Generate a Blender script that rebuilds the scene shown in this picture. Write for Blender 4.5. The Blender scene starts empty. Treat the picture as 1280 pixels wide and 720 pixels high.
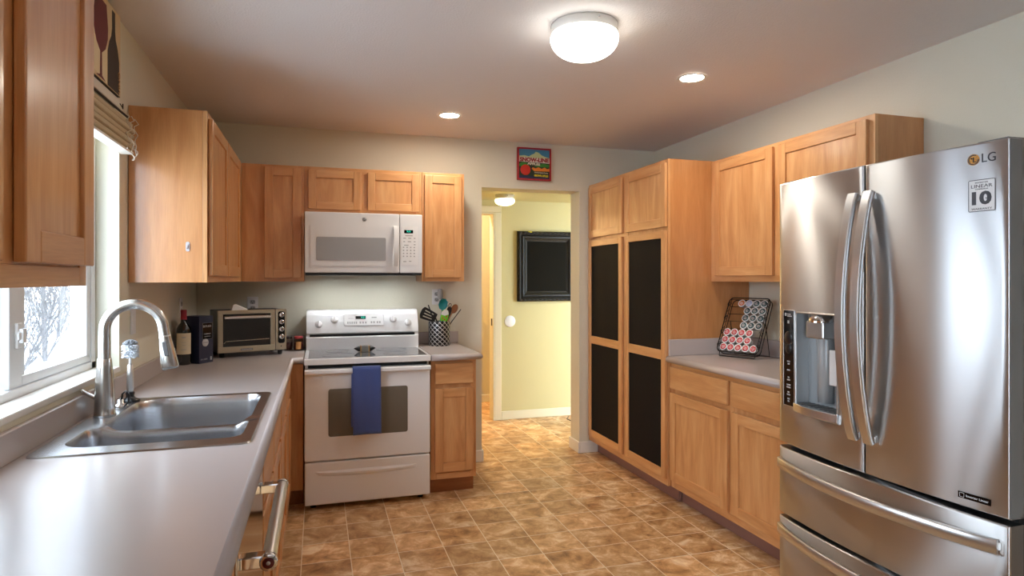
import bpy, bmesh, math, random
from mathutils import Vector, Matrix
random.seed(7)
sc = bpy.context.scene
COL = sc.collection
PI = math.pi

# ------------------------------------------------------------------ camera, world, exposure
CAM_Z, YAW, FPX, HOR = 1.3875, 0.2995, 785.77, 349.3
cd = bpy.data.cameras.new('camera'); cam = bpy.data.objects.new('camera', cd); COL.objects.link(cam)
cam.location = (0, 0, CAM_Z); cam.rotation_euler = (PI/2, 0, -YAW)
cd.sensor_fit = 'HORIZONTAL'; cd.sensor_width = 36.0; cd.lens = FPX*36.0/1280
cd.shift_x = 0.0; cd.shift_y = (HOR-360)/1280
cd.clip_start = 0.02; cd.clip_end = 300
sc.camera = cam
sc.view_settings.view_transform = 'Standard'
try: sc.view_settings.look = 'None'
except Exception: pass
sc.view_settings.gamma = 1.0; sc.view_settings.use_curve_mapping = False
sc.view_settings.exposure = 1.08
SKY = 6.0                 # overcast winter sky
DOME, CAN, HALL, ROOM, HOOD = 4.4, 130.0, 2.3, 130.0, 26.0
w = bpy.data.worlds.new('overcast_sky'); sc.world = w; w.use_nodes = True
bgn = w.node_tree.nodes['Background']
bgn.inputs['Color'].default_value = (0.74, 0.87, 1.0, 1); bgn.inputs['Strength'].default_value = SKY
try:
    sc.cycles.max_bounces = 10; sc.cycles.diffuse_bounces = 6; sc.cycles.glossy_bounces = 5
    sc.cycles.transparent_max_bounces = 12; sc.cycles.sample_clamp_indirect = 6.0
    sc.cycles.caustics_reflective = False; sc.cycles.caustics_refractive = False
except Exception: pass

def portal(name, loc, rot, sx, sy):
    l = bpy.data.lights.new(name, 'AREA'); l.shape = 'RECTANGLE'; l.size = sx; l.size_y = sy
    l.cycles.is_portal = True
    o = bpy.data.objects.new(name, l); COL.objects.link(o); o.location = loc; o.rotation_euler = rot
portal('window_daylight', (-0.945, 2.315, 1.545), (0, -PI/2, 0), 1.03, 1.22)
portal('added_window_daylight', (-0.945, -1.775, 1.225), (0, -PI/2, 0), 1.95, 2.45)  # portal for the added window behind the camera

# ------------------------------------------------------------------ materials
def lin(r, g=None, b=None):
    if g is None: r, g, b = r
    f = lambda c: (c/255/12.92) if c/255 <= 0.04045 else ((c/255+0.055)/1.055)**2.4
    return (f(r), f(g), f(b), 1)
def new_mat(name):
    m = bpy.data.materials.new(name); m.use_nodes = True
    nt = m.node_tree; return m, nt, nt.nodes['Principled BSDF']
def mat(name, rgb, rough=0.5, metal=0.0, coat=0.0, spec=0.5, emit=0.0, emit_rgb=None, bump=0.0, bscale=200, trans=0.0, coat_rough=0.1, sheen=0.0):
    m, nt, p = new_mat(name)
    p.inputs['Base Color'].default_value = lin(rgb); p.inputs['Roughness'].default_value = rough
    p.inputs['Metallic'].default_value = metal; p.inputs['Coat Weight'].default_value = coat
    p.inputs['Coat Roughness'].default_value = coat_rough
    p.inputs['Specular IOR Level'].default_value = spec
    p.inputs['Transmission Weight'].default_value = trans
    if sheen: p.inputs['Sheen Weight'].default_value = sheen
    if emit:
        p.inputs['Emission Color'].default_value = (*(emit_rgb or (1, 1, 1)), 1); p.inputs['Emission Strength'].default_value = emit
    if bump:
        tc = nt.nodes.new('ShaderNodeTexCoord'); n = nt.nodes.new('ShaderNodeTexNoise'); b = nt.nodes.new('ShaderNodeBump')
        n.inputs['Scale'].default_value = bscale; n.inputs['Detail'].default_value = 3
        b.inputs['Strength'].default_value = bump; b.inputs['Distance'].default_value = 0.004
        nt.links.new(tc.outputs['Object'], n.inputs['Vector']); nt.links.new(n.outputs['Fac'], b.inputs['Height'])
        nt.links.new(b.outputs['Normal'], p.inputs['Normal'])
    return m
def ramp(nt, stops):
    r = nt.nodes.new('ShaderNodeValToRGB'); e = r.color_ramp.elements
    while len(e) > 1: e.remove(e[-1])
    e[0].position, e[0].color = stops[0][0], stops[0][1]
    for p, c in stops[1:]:
        x = e.new(p); x.color = c
    return r
def wood(name, c1, c2, c3, rough=0.38, coat=0.25):
    m, nt, p = new_mat(name); L = nt.links
    uv = nt.nodes.new('ShaderNodeUVMap'); uv.uv_map = 'grain'
    mp = nt.nodes.new('ShaderNodeMapping'); mp.inputs['Scale'].default_value = (9, 1.3, 1)
    n = nt.nodes.new('ShaderNodeTexNoise'); n.inputs['Scale'].default_value = 2.0; n.inputs['Detail'].default_value = 5; n.inputs['Distortion'].default_value = 0.6
    r = ramp(nt, [(0.3, lin(c1)), (0.52, lin(c2)), (0.75, lin(c3))])
    mp2 = nt.nodes.new('ShaderNodeMapping'); mp2.inputs['Scale'].default_value = (140, 5, 1)
    n2 = nt.nodes.new('ShaderNodeTexNoise'); n2.inputs['Scale'].default_value = 2.0; n2.inputs['Detail'].default_value = 2
    mx = nt.nodes.new('ShaderNodeMix'); mx.data_type = 'RGBA'; mx.blend_type = 'MULTIPLY'; mx.inputs['Factor'].default_value = 0.35
    r2 = ramp(nt, [(0.3, (0.72, 0.68, 0.62, 1)), (0.6, (1, 1, 1, 1))])
    L.new(uv.outputs['UV'], mp.inputs['Vector']); L.new(mp.outputs['Vector'], n.inputs['Vector']); L.new(n.outputs['Fac'], r.inputs['Fac'])
    L.new(uv.outputs['UV'], mp2.inputs['Vector']); L.new(mp2.outputs['Vector'], n2.inputs['Vector']); L.new(n2.outputs['Fac'], r2.inputs['Fac'])
    L.new(r.outputs['Color'], mx.inputs['A']); L.new(r2.outputs['Color'], mx.inputs['B']); L.new(mx.outputs['Result'], p.inputs['Base Color'])
    p.inputs['Roughness'].default_value = rough; p.inputs['Coat Weight'].default_value = coat; p.inputs['Coat Roughness'].default_value = 0.18
    return m
def brushed(name, rgb, rough=0.2, aniso=0.6, axis=(1, 1, 90)):
    m, nt, p = new_mat(name); L = nt.links
    p.inputs['Base Color'].default_value = lin(rgb); p.inputs['Metallic'].default_value = 1; p.inputs['Roughness'].default_value = rough
    p.inputs['Anisotropic'].default_value = aniso; p.inputs['Anisotropic Rotation'].default_value = 0.25
    t = nt.nodes.new('ShaderNodeTangent'); t.direction_type = 'RADIAL'; t.axis = 'Z'; L.new(t.outputs['Tangent'], p.inputs['Tangent'])
    tc = nt.nodes.new('ShaderNodeTexCoord'); mp = nt.nodes.new('ShaderNodeMapping'); mp.inputs['Scale'].default_value = axis
    n = nt.nodes.new('ShaderNodeTexNoise'); n.inputs['Scale'].default_value = 6; n.inputs['Detail'].default_value = 3
    mr = nt.nodes.new('ShaderNodeMapRange'); mr.inputs['To Min'].default_value = rough*0.97; mr.inputs['To Max'].default_value = rough*1.03
    L.new(tc.outputs['Object'], mp.inputs['Vector']); L.new(mp.outputs['Vector'], n.inputs['Vector']); L.new(n.outputs['Fac'], mr.inputs['Value']); L.new(mr.outputs['Result'], p.inputs['Roughness'])
    return m
def glass(name, tint=(255, 255, 255), gloss=0.08):
    m = bpy.data.materials.new(name); m.use_nodes = True; nt = m.node_tree; nt.nodes.clear()
    o = nt.nodes.new('ShaderNodeOutputMaterial'); t = nt.nodes.new('ShaderNodeBsdfTransparent'); g = nt.nodes.new('ShaderNodeBsdfGlossy'); x = nt.nodes.new('ShaderNodeMixShader')
    lw = nt.nodes.new('ShaderNodeFresnel'); lw.inputs['IOR'].default_value = 1.45
    t.inputs['Color'].default_value = lin(tint); g.inputs['Roughness'].default_value = 0.02
    ge = nt.nodes.new('ShaderNodeNewGeometry'); k = nt.nodes.new('ShaderNodeMath'); k.operation = 'MULTIPLY_ADD'; k.inputs[1].default_value = -1; k.inputs[2].default_value = 1
    q = nt.nodes.new('ShaderNodeMath'); q.operation = 'MULTIPLY'          # one reflection per pane, none inside it
    nt.links.new(ge.outputs['Backfacing'], k.inputs[0]); nt.links.new(k.outputs[0], q.inputs[0]); nt.links.new(lw.outputs[0], q.inputs[1])
    nt.links.new(q.outputs[0], x.inputs['Fac'])
    nt.links.new(t.outputs[0], x.inputs[1]); nt.links.new(g.outputs[0], x.inputs[2]); nt.links.new(x.outputs[0], o.inputs['Surface'])
    return m
def tile_mat():
    m, nt, p = new_mat('slate_look_vinyl_tile'); L = nt.links
    tc = nt.nodes.new('ShaderNodeTexCoord'); mp = nt.nodes.new('ShaderNodeMapping')
    PX, PY = 0.2335, 0.2300
    mp.inputs['Location'].default_value = (-(0.857 % PX), -(3.222 % PY), 0)
    b = nt.nodes.new('ShaderNodeTexBrick'); b.offset = 0; b.squash = 1
    for k, v in (('Scale', 1.0), ('Mortar Size', 0.0022), ('Mortar Smooth', 0.1), ('Brick Width', PX), ('Row Height', PY)): b.inputs[k].default_value = v
    b.inputs['Color1'].default_value = (0, 0, 0, 1); b.inputs['Color2'].default_value = (1, 1, 1, 1)
    L.new(tc.outputs['Object'], mp.inputs['Vector']); L.new(mp.outputs['Vector'], b.inputs['Vector'])
    # shift the mottling from tile to tile
    sc1 = nt.nodes.new('ShaderNodeVectorMath'); sc1.operation = 'SCALE'; sc1.inputs['Scale'].default_value = 7.0
    ad = nt.nodes.new('ShaderNodeVectorMath'); ad.operation = 'ADD'
    L.new(b.outputs['Color'], sc1.inputs[0]); L.new(tc.outputs['Object'], ad.inputs[0]); L.new(sc1.outputs[0], ad.inputs[1])
    n = nt.nodes.new('ShaderNodeTexNoise'); n.inputs['Scale'].default_value = 8.5; n.inputs['Detail'].default_value = 10; n.inputs['Roughness'].default_value = 0.68; n.inputs['Distortion'].default_value = 0.5
    L.new(ad.outputs[0], n.inputs['Vector'])
    r = ramp(nt, [(0.28, lin(124, 88, 54)), (0.42, lin(186, 140, 92)), (0.53, lin(214, 172, 122)), (0.66, lin(244, 220, 184))])
    L.new(n.outputs['Fac'], r.inputs['Fac'])
    hs = nt.nodes.new('ShaderNodeHueSaturation'); mr = nt.nodes.new('ShaderNodeMapRange'); mr.inputs['To Min'].default_value = 0.82; mr.inputs['To Max'].default_value = 1.14
    L.new(b.outputs['Color'], mr.inputs['Value']); L.new(mr.outputs['Result'], hs.inputs['Value']); L.new(r.outputs['Color'], hs.inputs['Color'])
    mx = nt.nodes.new('ShaderNodeMix'); mx.data_type = 'RGBA'; mx.inputs['B'].default_value = lin(240, 226, 202)
    L.new(b.outputs['Fac'], mx.inputs['Factor']); L.new(hs.outputs['Color'], mx.inputs['A']); L.new(mx.outputs['Result'], p.inputs['Base Color'])
    p.inputs['Roughness'].default_value = 0.42
    bp = nt.nodes.new('ShaderNodeBump'); bp.inputs['Strength'].default_value = 0.15; bp.inputs['Distance'].default_value = 0.002
    L.new(n.outputs['Fac'], bp.inputs['Height']); L.new(bp.outputs['Normal'], p.inputs['Normal'])
    return m
M = {}
M['wall'] = mat('cream_wall_paint', (222, 218, 200), 0.75, bump=0.25, bscale=170)
M['hallwall'] = mat('hall_wall_paint', (200, 190, 140), 0.75, bump=0.2, bscale=170)
M['ceil'] = mat('ceiling_paint', (228, 224, 222), 0.85, bump=0.5, bscale=120)
M['trim'] = mat('white_trim_paint', (236, 234, 228), 0.4)
M['tile'] = tile_mat()
M['wood'] = wood('honey_maple', (198, 138, 84), (213, 156, 101), (226, 175, 122), 0.34, 0.45)
M['woodside'] = wood('maple_veneer', (194, 130, 76), (203, 141, 86), (211, 151, 96), 0.3, 0.6)
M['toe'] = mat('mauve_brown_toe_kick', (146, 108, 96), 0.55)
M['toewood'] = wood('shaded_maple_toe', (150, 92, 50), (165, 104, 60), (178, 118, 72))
M['chalk'] = mat('chalkboard_black', (20, 20, 23), 0.6, spec=0.1, bump=0.1, bscale=60)
M['counter'] = mat('mauve_beige_laminate', (190, 180, 177), 0.26, spec=0.5, coat=0.15, coat_rough=0.2)
M['ss'] = brushed('brushed_stainless', (200, 200, 201), 0.31, 1.0)
M['ssd'] = brushed('stainless_drawer', (196, 195, 194), 0.31, 1.0)
M['handle'] = mat('satin_handle_steel', (212, 212, 211), 0.3, 1.0)
M['sink'] = mat('sink_stainless', (186, 187, 190), 0.27, 1.0)
M['nickel'] = mat('brushed_nickel', (200, 199, 197), 0.24, 1.0)
M['chrome'] = mat('chrome', (225, 225, 225), 0.08, 1.0)
M['white'] = mat('white_enamel', (236, 237, 238), 0.22, coat=0.3)
M['whitep'] = mat('white_plastic', (236, 236, 236), 0.35)
M['grayglass'] = mat('grey_oven_glass', (104, 98, 88), 0.08, coat=0.5)
M['mwglass'] = mat('pale_grey_microwave_glass', (168, 170, 172), 0.12)
M['cooktop'] = mat('grey_ceramic_glass', (112, 114, 118), 0.06, coat=0.4)
M['black'] = mat('black_plastic', (16, 16, 18), 0.35)
M['blackgl'] = mat('black_gloss', (10, 10, 12), 0.08)
M['dwss'] = mat('polished_stainless', (196, 196, 198), 0.12, 1.0)
M['iron'] = mat('black_wire', (26, 24, 24), 0.45, 0.5)
M['dark'] = mat('dark_gap', (8, 8, 8), 0.8)
M['casegrey'] = mat('grey_appliance_case', (128, 128, 126), 0.45, 0.3)
M['caseblk'] = mat('dark_appliance_case', (34, 34, 36), 0.5)
M['glass'] = glass('window_glass')
M['vinyl'] = mat('white_vinyl', (232, 234, 236), 0.35)
M['gold'] = mat('champagne_steel', (190, 174, 148), 0.3, 1.0)
M['ltgrey'] = mat('light_grey_print', (172, 172, 172), 0.5)
M['grey'] = mat('grey_print', (110, 110, 112), 0.5)
M['dkprint'] = mat('dark_grey_print', (62, 62, 68), 0.5)
M['wprint'] = mat('white_print', (226, 226, 226), 0.5)
M['green_led'] = mat('green_display', (10, 60, 50), 0.4, emit=0.9, emit_rgb=(0.02, 0.75, 0.5))
M['dome'] = mat('lit_opal_glass', (250, 250, 245), 0.3, emit=DOME, emit_rgb=(1.0, 0.98, 0.90))
M['can'] = mat('lit_downlight', (250, 245, 235), 0.3, emit=CAN, emit_rgb=(1.0, 0.90, 0.76))
M['halldome'] = mat('lit_hall_opal_glass', (250, 245, 225), 0.3, emit=HALL, emit_rgb=(1.0, 0.82, 0.40))
M['hood'] = mat('lit_cooktop_lamp', (250, 250, 250), 0.3, emit=HOOD, emit_rgb=(0.92, 0.97, 1.0))
M['halltrim'] = mat('cream_trim_paint', (222, 214, 184), 0.5)
M['added_room_bulb'] = mat('added_room_lamp_glass', (250, 240, 220), 0.3, emit=ROOM, emit_rgb=(1.0, 0.70, 0.44))  # glow of the added lamp off the hall
M['towel'] = mat('denim_blue_cloth', (72, 90, 150), 0.9, bump=0.6, bscale=400, sheen=0.3)

# ------------------------------------------------------------------ mesh builder
class MB:
    def __init__(s): s.v = []; s.f = []; s.uv = []; s.sm = []; s.mi = []
    def add(s, vs, fs, uvs=None, smooth=False, mi=0):
        o = len(s.v); s.v += [tuple(v) for v in vs]
        for k, f in enumerate(fs):
            s.f.append([o+i for i in f]); s.sm.append(smooth); s.mi.append(mi)
            s.uv.append(uvs[k] if uvs else None)
        return s
    def box(s, x0, x1, y0, y1, z0, z1, g='z', mi=0):
        x0, x1 = min(x0, x1), max(x0, x1); y0, y1 = min(y0, y1), max(y0, y1); z0, z1 = min(z0, z1), max(z0, z1)
        vs = [(x0, y0, z0), (x1, y0, z0), (x1, y1, z0), (x0, y1, z0), (x0, y0, z1), (x1, y0, z1), (x1, y1, z1), (x0, y1, z1)]
        fs = [(0, 3, 2, 1), (4, 5, 6, 7), (0, 1, 5, 4), (1, 2, 6, 5), (2, 3, 7, 6), (3, 0, 4, 7)]
        a = 'xyz'.index(g); off = (random.random()*9, random.random()*9)
        ns = [2, 2, 1, 0, 1, 0]; uvs = []
        for f, n in zip(fs, ns):
            oth = [i for i in range(3) if i != n]
            if a in oth: u_ax = [i for i in oth if i != a][0]; v_ax = a
            else: u_ax, v_ax = oth
            uvs.append([(vs[i][u_ax]+off[0]+n*0.37, vs[i][v_ax]*(1 if a in oth else 6)+off[1]) for i in f])
        return s.add(vs, fs, uvs, False, mi)
    def prism(s, pts, axis, a, b, smooth=False, mi=0):
        """pts: 2D polygon, extruded along axis from a to b. axis x: (y,z)  y: (x,z)  z: (x,y)"""
        def P(p, d): return {'x': (d, p[0], p[1]), 'y': (p[0], d, p[1]), 'z': (p[0], p[1], d)}[axis]
        n = len(pts); vs = [P(p, a) for p in pts]+[P(p, b) for p in pts]
        s.add(vs, [list(range(n)), list(range(2*n-1, n-1, -1))], None, False, mi)
        vs2 = list(vs)
        return s.add(vs2, [(i, (i+1) % n, n+(i+1) % n, n+i) for i in range(n)], None, smooth, mi)
    def sweep(s, path, prof, ups, smooth=True, cap=True, closed=False, mi=0):
        """prof: list of (a,b) offsets; a along ups-cross-tangent, b along up"""
        n = len(prof); P = [Vector(p) for p in path]; vs = []
        for i, p in enumerate(P):
            if closed: t = (P[(i+1) % len(P)]-P[i-1])
            else: t = P[min(i+1, len(P)-1)]-P[max(i-1, 0)]
            t.normalize()
            up = Vector(ups[i] if isinstance(ups, list) else ups); sd = t.cross(up); sd.normalize(); u2 = sd.cross(t); u2.normalize()
            pr = prof(i/(len(P)-1)) if callable(prof) else prof
            vs += [p+sd*a+u2*b for a, b in pr]
        if callable(prof): n = len(prof(0))
        fs = []; m = len(P)
        for i in range(m if closed else m-1):
            for k in range(n):
                j = (i+1) % m
                fs.append((i*n+k, i*n+(k+1) % n, j*n+(k+1) % n, j*n+k))
        s.add(vs, fs, None, smooth, mi)
        if cap and not closed:
            s.add(vs[:n], [list(range(n-1, -1, -1))], None, False, mi); s.add(vs[-n:], [list(range(n))], None, False, mi)
        return s
    def tube(s, path, r, n=10, cap=True, closed=False, mi=0):
        P = [Vector(p) for p in path]; m = len(P)
        rr = r if isinstance(r, (list, tuple)) else [r]*m
        t0 = (P[1]-P[0]).normalized(); up = Vector((0, 0, 1)) if abs(t0.z) < 0.9 else Vector((1, 0, 0))
        vs = []
        for i, p in enumerate(P):
            t = (P[(i+1) % m]-P[i-1]) if closed else P[min(i+1, m-1)]-P[max(i-1, 0)]
            t.normalize(); sd = t.cross(up)
            if sd.length < 1e-5: sd = t.cross(Vector((0, 1, 0.1)))
            sd.normalize(); up = sd.cross(t); up.normalize()
            vs += [p+(sd*math.cos(2*PI*k/n)+up*math.sin(2*PI*k/n))*rr[i] for k in range(n)]
        fs = [(i*n+k, i*n+(k+1) % n, ((i+1) % m)*n+(k+1) % n, ((i+1) % m)*n+k) for i in range(m if closed else m-1) for k in range(n)]
        s.add(vs, fs, None, True, mi)
        if cap and not closed:
            s.add(vs[:n], [list(range(n-1, -1, -1))], None, False, mi); s.add(vs[-n:], [list(range(n))], None, False, mi)
        return s
    def lathe(s, prof, n=32, c=(0, 0, 0), d=(0, 0, 1), mi=0, smooth=True):
        d = Vector(d).normalized(); a = d.orthogonal().normalized(); b = d.cross(a); c = Vector(c); vs = []
        for r, z in prof:
            vs += [c+d*z+(a*math.cos(2*PI*k/n)+b*math.sin(2*PI*k/n))*max(r, 1e-5) for k in range(n)]
        fs = [(i*n+k, i*n+(k+1) % n, (i+1)*n+(k+1) % n, (i+1)*n+k) for i in range(len(prof)-1) for k in range(n)]
        return s.add(vs, fs, None, smooth, mi)
    def disc(s, c, r, d, n=24, mi=0):
        d = Vector(d).normalized(); a = d.orthogonal().normalized(); b = d.cross(a); c = Vector(c)
        return s.add([c+(a*math.cos(2*PI*k/n)+b*math.sin(2*PI*k/n))*r for k in range(n)], [list(range(n))], None, False, mi)
    def xform(s, mx):
        s.v = [tuple(mx @ Vector(v)) for v in s.v]; return s
    def build(s, name, m, parent=None, bevel=0, seg=2, weld=False, loc=None, rotz=0, sharp=None):
        me = bpy.data.meshes.new(name); me.from_pydata(s.v, [], s.f)
        for x in (m if isinstance(m, list) else [m]): me.materials.append(M[x] if isinstance(x, str) else x)
        uvl = me.uv_layers.new(name='grain')
        for p, uv, sm, mi in zip(me.polygons, s.uv, s.sm, s.mi):
            p.use_smooth = sm; p.material_index = mi
            for q, li in enumerate(p.loop_indices):
                co = me.vertices[me.loops[li].vertex_index].co
                uvl.data[li].uv = uv[q] if uv else (co.x+co.y, co.z)
        bm = bmesh.new(); bm.from_mesh(me)
        if weld: bmesh.ops.remove_doubles(bm, verts=bm.verts, dist=1e-5)
        bmesh.ops.recalc_face_normals(bm, faces=bm.faces); bm.to_mesh(me); bm.free()
        if sharp: me.set_sharp_from_angle(angle=math.radians(sharp))
        o = bpy.data.objects.new(name, me); COL.objects.link(o)
        if parent is not None: o.parent = parent
        if loc: o.location = loc; o.rotation_euler = (0, 0, rotz)
        if bevel:
            b = o.modifiers.new('bevel', 'BEVEL'); b.width = bevel; b.segments = seg; b.limit_method = 'ANGLE'; b.angle_limit = math.radians(40)
        return o
def tag(o, label, cat, group=None, kind=None):
    o['label'] = label; o['category'] = cat
    if group: o['group'] = group
    if kind: o['kind'] = kind
    return o
def thing(name, label, cat, loc=(0, 0, 0), rotz=0, group=None):
    o = bpy.data.objects.new(name, None); COL.objects.link(o); o.location = loc; o.rotation_euler = (0, 0, rotz)
    o.empty_display_size = 0.1
    return tag(o, label, cat, group)
def struct(o): o['kind'] = 'structure'; return o
def lab(o, l): o['label'] = l; return o
def copy_tree(o, parent=None):
    c = o.copy(); COL.objects.link(c)
    if parent is not None: c.parent = parent
    for ch in list(o.children): copy_tree(ch, c)
    return c
def rrect(x0, x1, z0, z1, r, n=5):
    pts = []
    for cx, cz, a in ((x1-r, z0+r, -90), (x1-r, z1-r, 0), (x0+r, z1-r, 90), (x0+r, z0+r, 180)):
        for k in range(n+1):
            t = math.radians(a+90*k/n); pts.append((cx+r*math.cos(t), cz+r*math.sin(t)))
    return pts
def text_verts(body, size, width=None, ext=0.0006, bold=0.0):
    cu = bpy.data.curves.new('lettering_curve', 'FONT'); cu.body = body; cu.size = size; cu.extrude = ext; cu.align_x = 'CENTER'; cu.align_y = 'CENTER'; cu.resolution_u = 3; cu.offset = bold
    ob = bpy.data.objects.new('lettering_curve', cu); COL.objects.link(ob); bpy.context.view_layer.update()
    me = bpy.data.meshes.new_from_object(ob.evaluated_get(bpy.context.evaluated_depsgraph_get()))
    vs = [tuple(v.co) for v in me.vertices]; fs = [list(p.vertices) for p in me.polygons]
    bpy.data.objects.remove(ob); bpy.data.curves.remove(cu); bpy.data.meshes.remove(me)
    if width:
        a = min(v[0] for v in vs); b = max(v[0] for v in vs); k = width/(b-a); mid = (a+b)/2
        vs = [((v[0]-mid)*k, v[1], v[2]) for v in vs]
    return vs, fs
def text(mb, body, size, x, y, z, width=None, mi=0, rot=0.0, f=None, bold=0.0):
    """lettering facing -y, centred at x,z; rot turns it in its plane; f maps a point (for curved or tilted faces)"""
    vs, fs = text_verts(body, size, width, bold=bold)
    c, s_ = math.cos(rot), math.sin(rot)
    out = []
    for a, b, d in vs:
        p = (x+a*c-b*s_, y-d, z+a*s_+b*c)
        out.append(f(p) if f else p)
    return mb.add(out, fs, None, False, mi)

# ------------------------------------------------------------------ room shell
XL, XR, YB, ZC, YR = -0.776, 2.674, 4.64, 2.45, -3.2
WT = 0.17
struct(MB().box(-1.0, 4.2, -3.4, 8.2, -0.1, 0).build('floor', 'tile'))
struct(MB().box(XL-WT, XR+WT, YR-WT, YB+0.18, ZC, ZC+0.12).build('ceiling', 'ceil'))
DX0, DX1, DZ = 1.192, 1.996, 2.09
def wall_holes(name, axis, a0, a1, t0, t1, z0, z1, holes, m):
    """wall along axis x or y from a0 to a1, thickness t0..t1, rectangular holes (h0,h1,hz0,hz1), one welded mesh"""
    xs = sorted({a0, a1, *[h[0] for h in holes], *[h[1] for h in holes]}); zs = sorted({z0, z1, *[h[2] for h in holes], *[h[3] for h in holes]})
    inh = lambda a, z: any(h[0] < a < h[1] and h[2] < z < h[3] for h in holes) or not (a0 < a < a1 and z0 < z < z1)
    P = (lambda a, t, z: (a, t, z)) if axis == 'x' else (lambda a, t, z: (t, a, z))
    mb = MB()
    for i in range(len(xs)-1):
        for j in range(len(zs)-1):
            ca, cz = (xs[i]+xs[i+1])/2, (zs[j]+zs[j+1])/2
            if inh(ca, cz): continue
            A, B, C, D = xs[i], xs[i+1], zs[j], zs[j+1]
            for t in (t0, t1): mb.add([P(A, t, C), P(B, t, C), P(B, t, D), P(A, t, D)], [(0, 1, 2, 3)])
            for (na, nz, q) in ((A-0.001, cz, ((A, C), (A, D))), (B+0.001, cz, ((B, C), (B, D))), (ca, C-0.001, ((A, C), (B, C))), (ca, D+0.001, ((A, D), (B, D)))):
                if inh(na, nz):
                    (p, q_) = q
                    mb.add([P(p[0], t0, p[1]), P(q_[0], t0, q_[1]), P(q_[0], t1, q_[1]), P(p[0], t1, p[1])], [(0, 1, 2, 3)])
    return struct(mb.build(name, m, weld=True))
W1 = (1.70, 2.929, 1.03, 2.06)
wall_holes('wall_back', 'x', XL-WT, XR+WT, YB, YB+0.18, 0, ZC, [(DX0, DX1, -0.0, DZ)], 'wall')
wall_holes('wall_left', 'y', YR, YB, XL-WT, XL, 0, ZC, [W1, (-3.0, -0.55, 0.25, 2.2)], 'wall')
M['low_bounce_wall'] = mat('low_bounce_taupe_paint', (112, 98, 84), 0.75, bump=0.2, bscale=170)  # dark tone made up for the unseen rear walls, to cut bounce light
wall_holes('wall_right', 'y', 1.0, YB, XR, XR+WT, 0, ZC, [], 'wall')
wall_holes('wall_dining_right', 'y', YR, 1.0, XR, XR+WT, 0, ZC, [], 'low_bounce_wall')
wall_holes('wall_rear', 'x', XL-WT, XR+WT, YR-WT, YR, 0, ZC, [], 'low_bounce_wall')
# hall beyond the opening, and the room off it
HC, HY = 2.17, 5.97
struct(MB().box(0.3, 4.0, YB+0.18, HY, HC, HC+0.1).build('ceiling_hall', 'hallwall'))
wall_holes('wall_hall_far', 'x', 0.3, 4.0, HY, HY+0.12, 0, 2.5, [(0.85, 1.66, 0.0, 2.045)], 'hallwall')
struct(MB().box(0.2, 0.3, YB+0.18, HY+0.12, 0, 2.3).build('wall_hall_left', 'hallwall'))
struct(MB().box(4.0, 4.1, YB+0.18, HY+0.12, 0, 2.3).build('wall_hall_right', 'hallwall'))
struct(MB().box(0.2, 3.2, 6.9, 7.0, 0, 2.5).build('wall_room_far', 'wall'))
struct(MB().box(0.1, 0.2, HY+0.12, 7.0, 0, 2.5).build('wall_room_left', 'hallwall'))
struct(MB().box(3.2, 3.3, HY+0.12, 7.0, 0, 2.5).build('wall_room_right', 'hallwall'))
struct(MB().box(0.1, 3.3, HY, 7.0, 2.5, 2.6).build('ceiling_room', 'hallwall'))
# door casing and jamb of the hall's far doorway
mb = MB()
for x0, x1 in ((0.78, 0.85), (1.66, 1.73)): mb.box(x0, x1, HY-0.018, HY-0.001, 0, 2.045)
mb.box(0.78, 1.73, HY-0.018, HY-0.001, 2.045, 2.11)
mb.box(1.645, 1.66, HY-0.018, HY+0.12, 0, 2.045); mb.box(0.85, 0.865, HY-0.018, HY+0.12, 0, 2.045); mb.box(0.85, 1.66, HY-0.018, HY+0.12, 2.03, 2.045)
o = struct(mb.build('trim_1', 'halltrim', bevel=0.004)); 
MB().box(1.640, 1.6455, HY+0.02, HY+0.05, 0.93, 1.0).build('strike_plate', 'iron', o)
# baseboards
def base(name, boxes): 
    mb = MB()
    for b in boxes: mb.box(*b)
    return struct(mb.build(name, 'trim', bevel=0.006, seg=2))
bt = 0.013
base('baseboard_back_left', [(DX0, DX0+bt, YB-bt, YB+0.18+bt, 0, 0.092), (1.0, DX0, YB-bt, YB-0.001, 0, 0.092)])
base('baseboard_back_right', [(DX1-bt, DX1, YB-bt, YB+0.18+bt, 0, 0.092), (DX1, 2.155, YB-bt, YB-0.001, 0, 0.092)])
base('baseboard_hall_far', [(1.731, 3.99, HY-bt, HY-0.001, 0, 0.085)]).data.materials[0] = M['halltrim']
base('baseboard_room_far', [(0.3, 3.19, 6.9-bt, 6.899, 0, 0.085)])
base('baseboard_rear', [(XL+0.01, XR-0.01, YR+0.001, YR+bt, 0, 0.09)])

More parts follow.
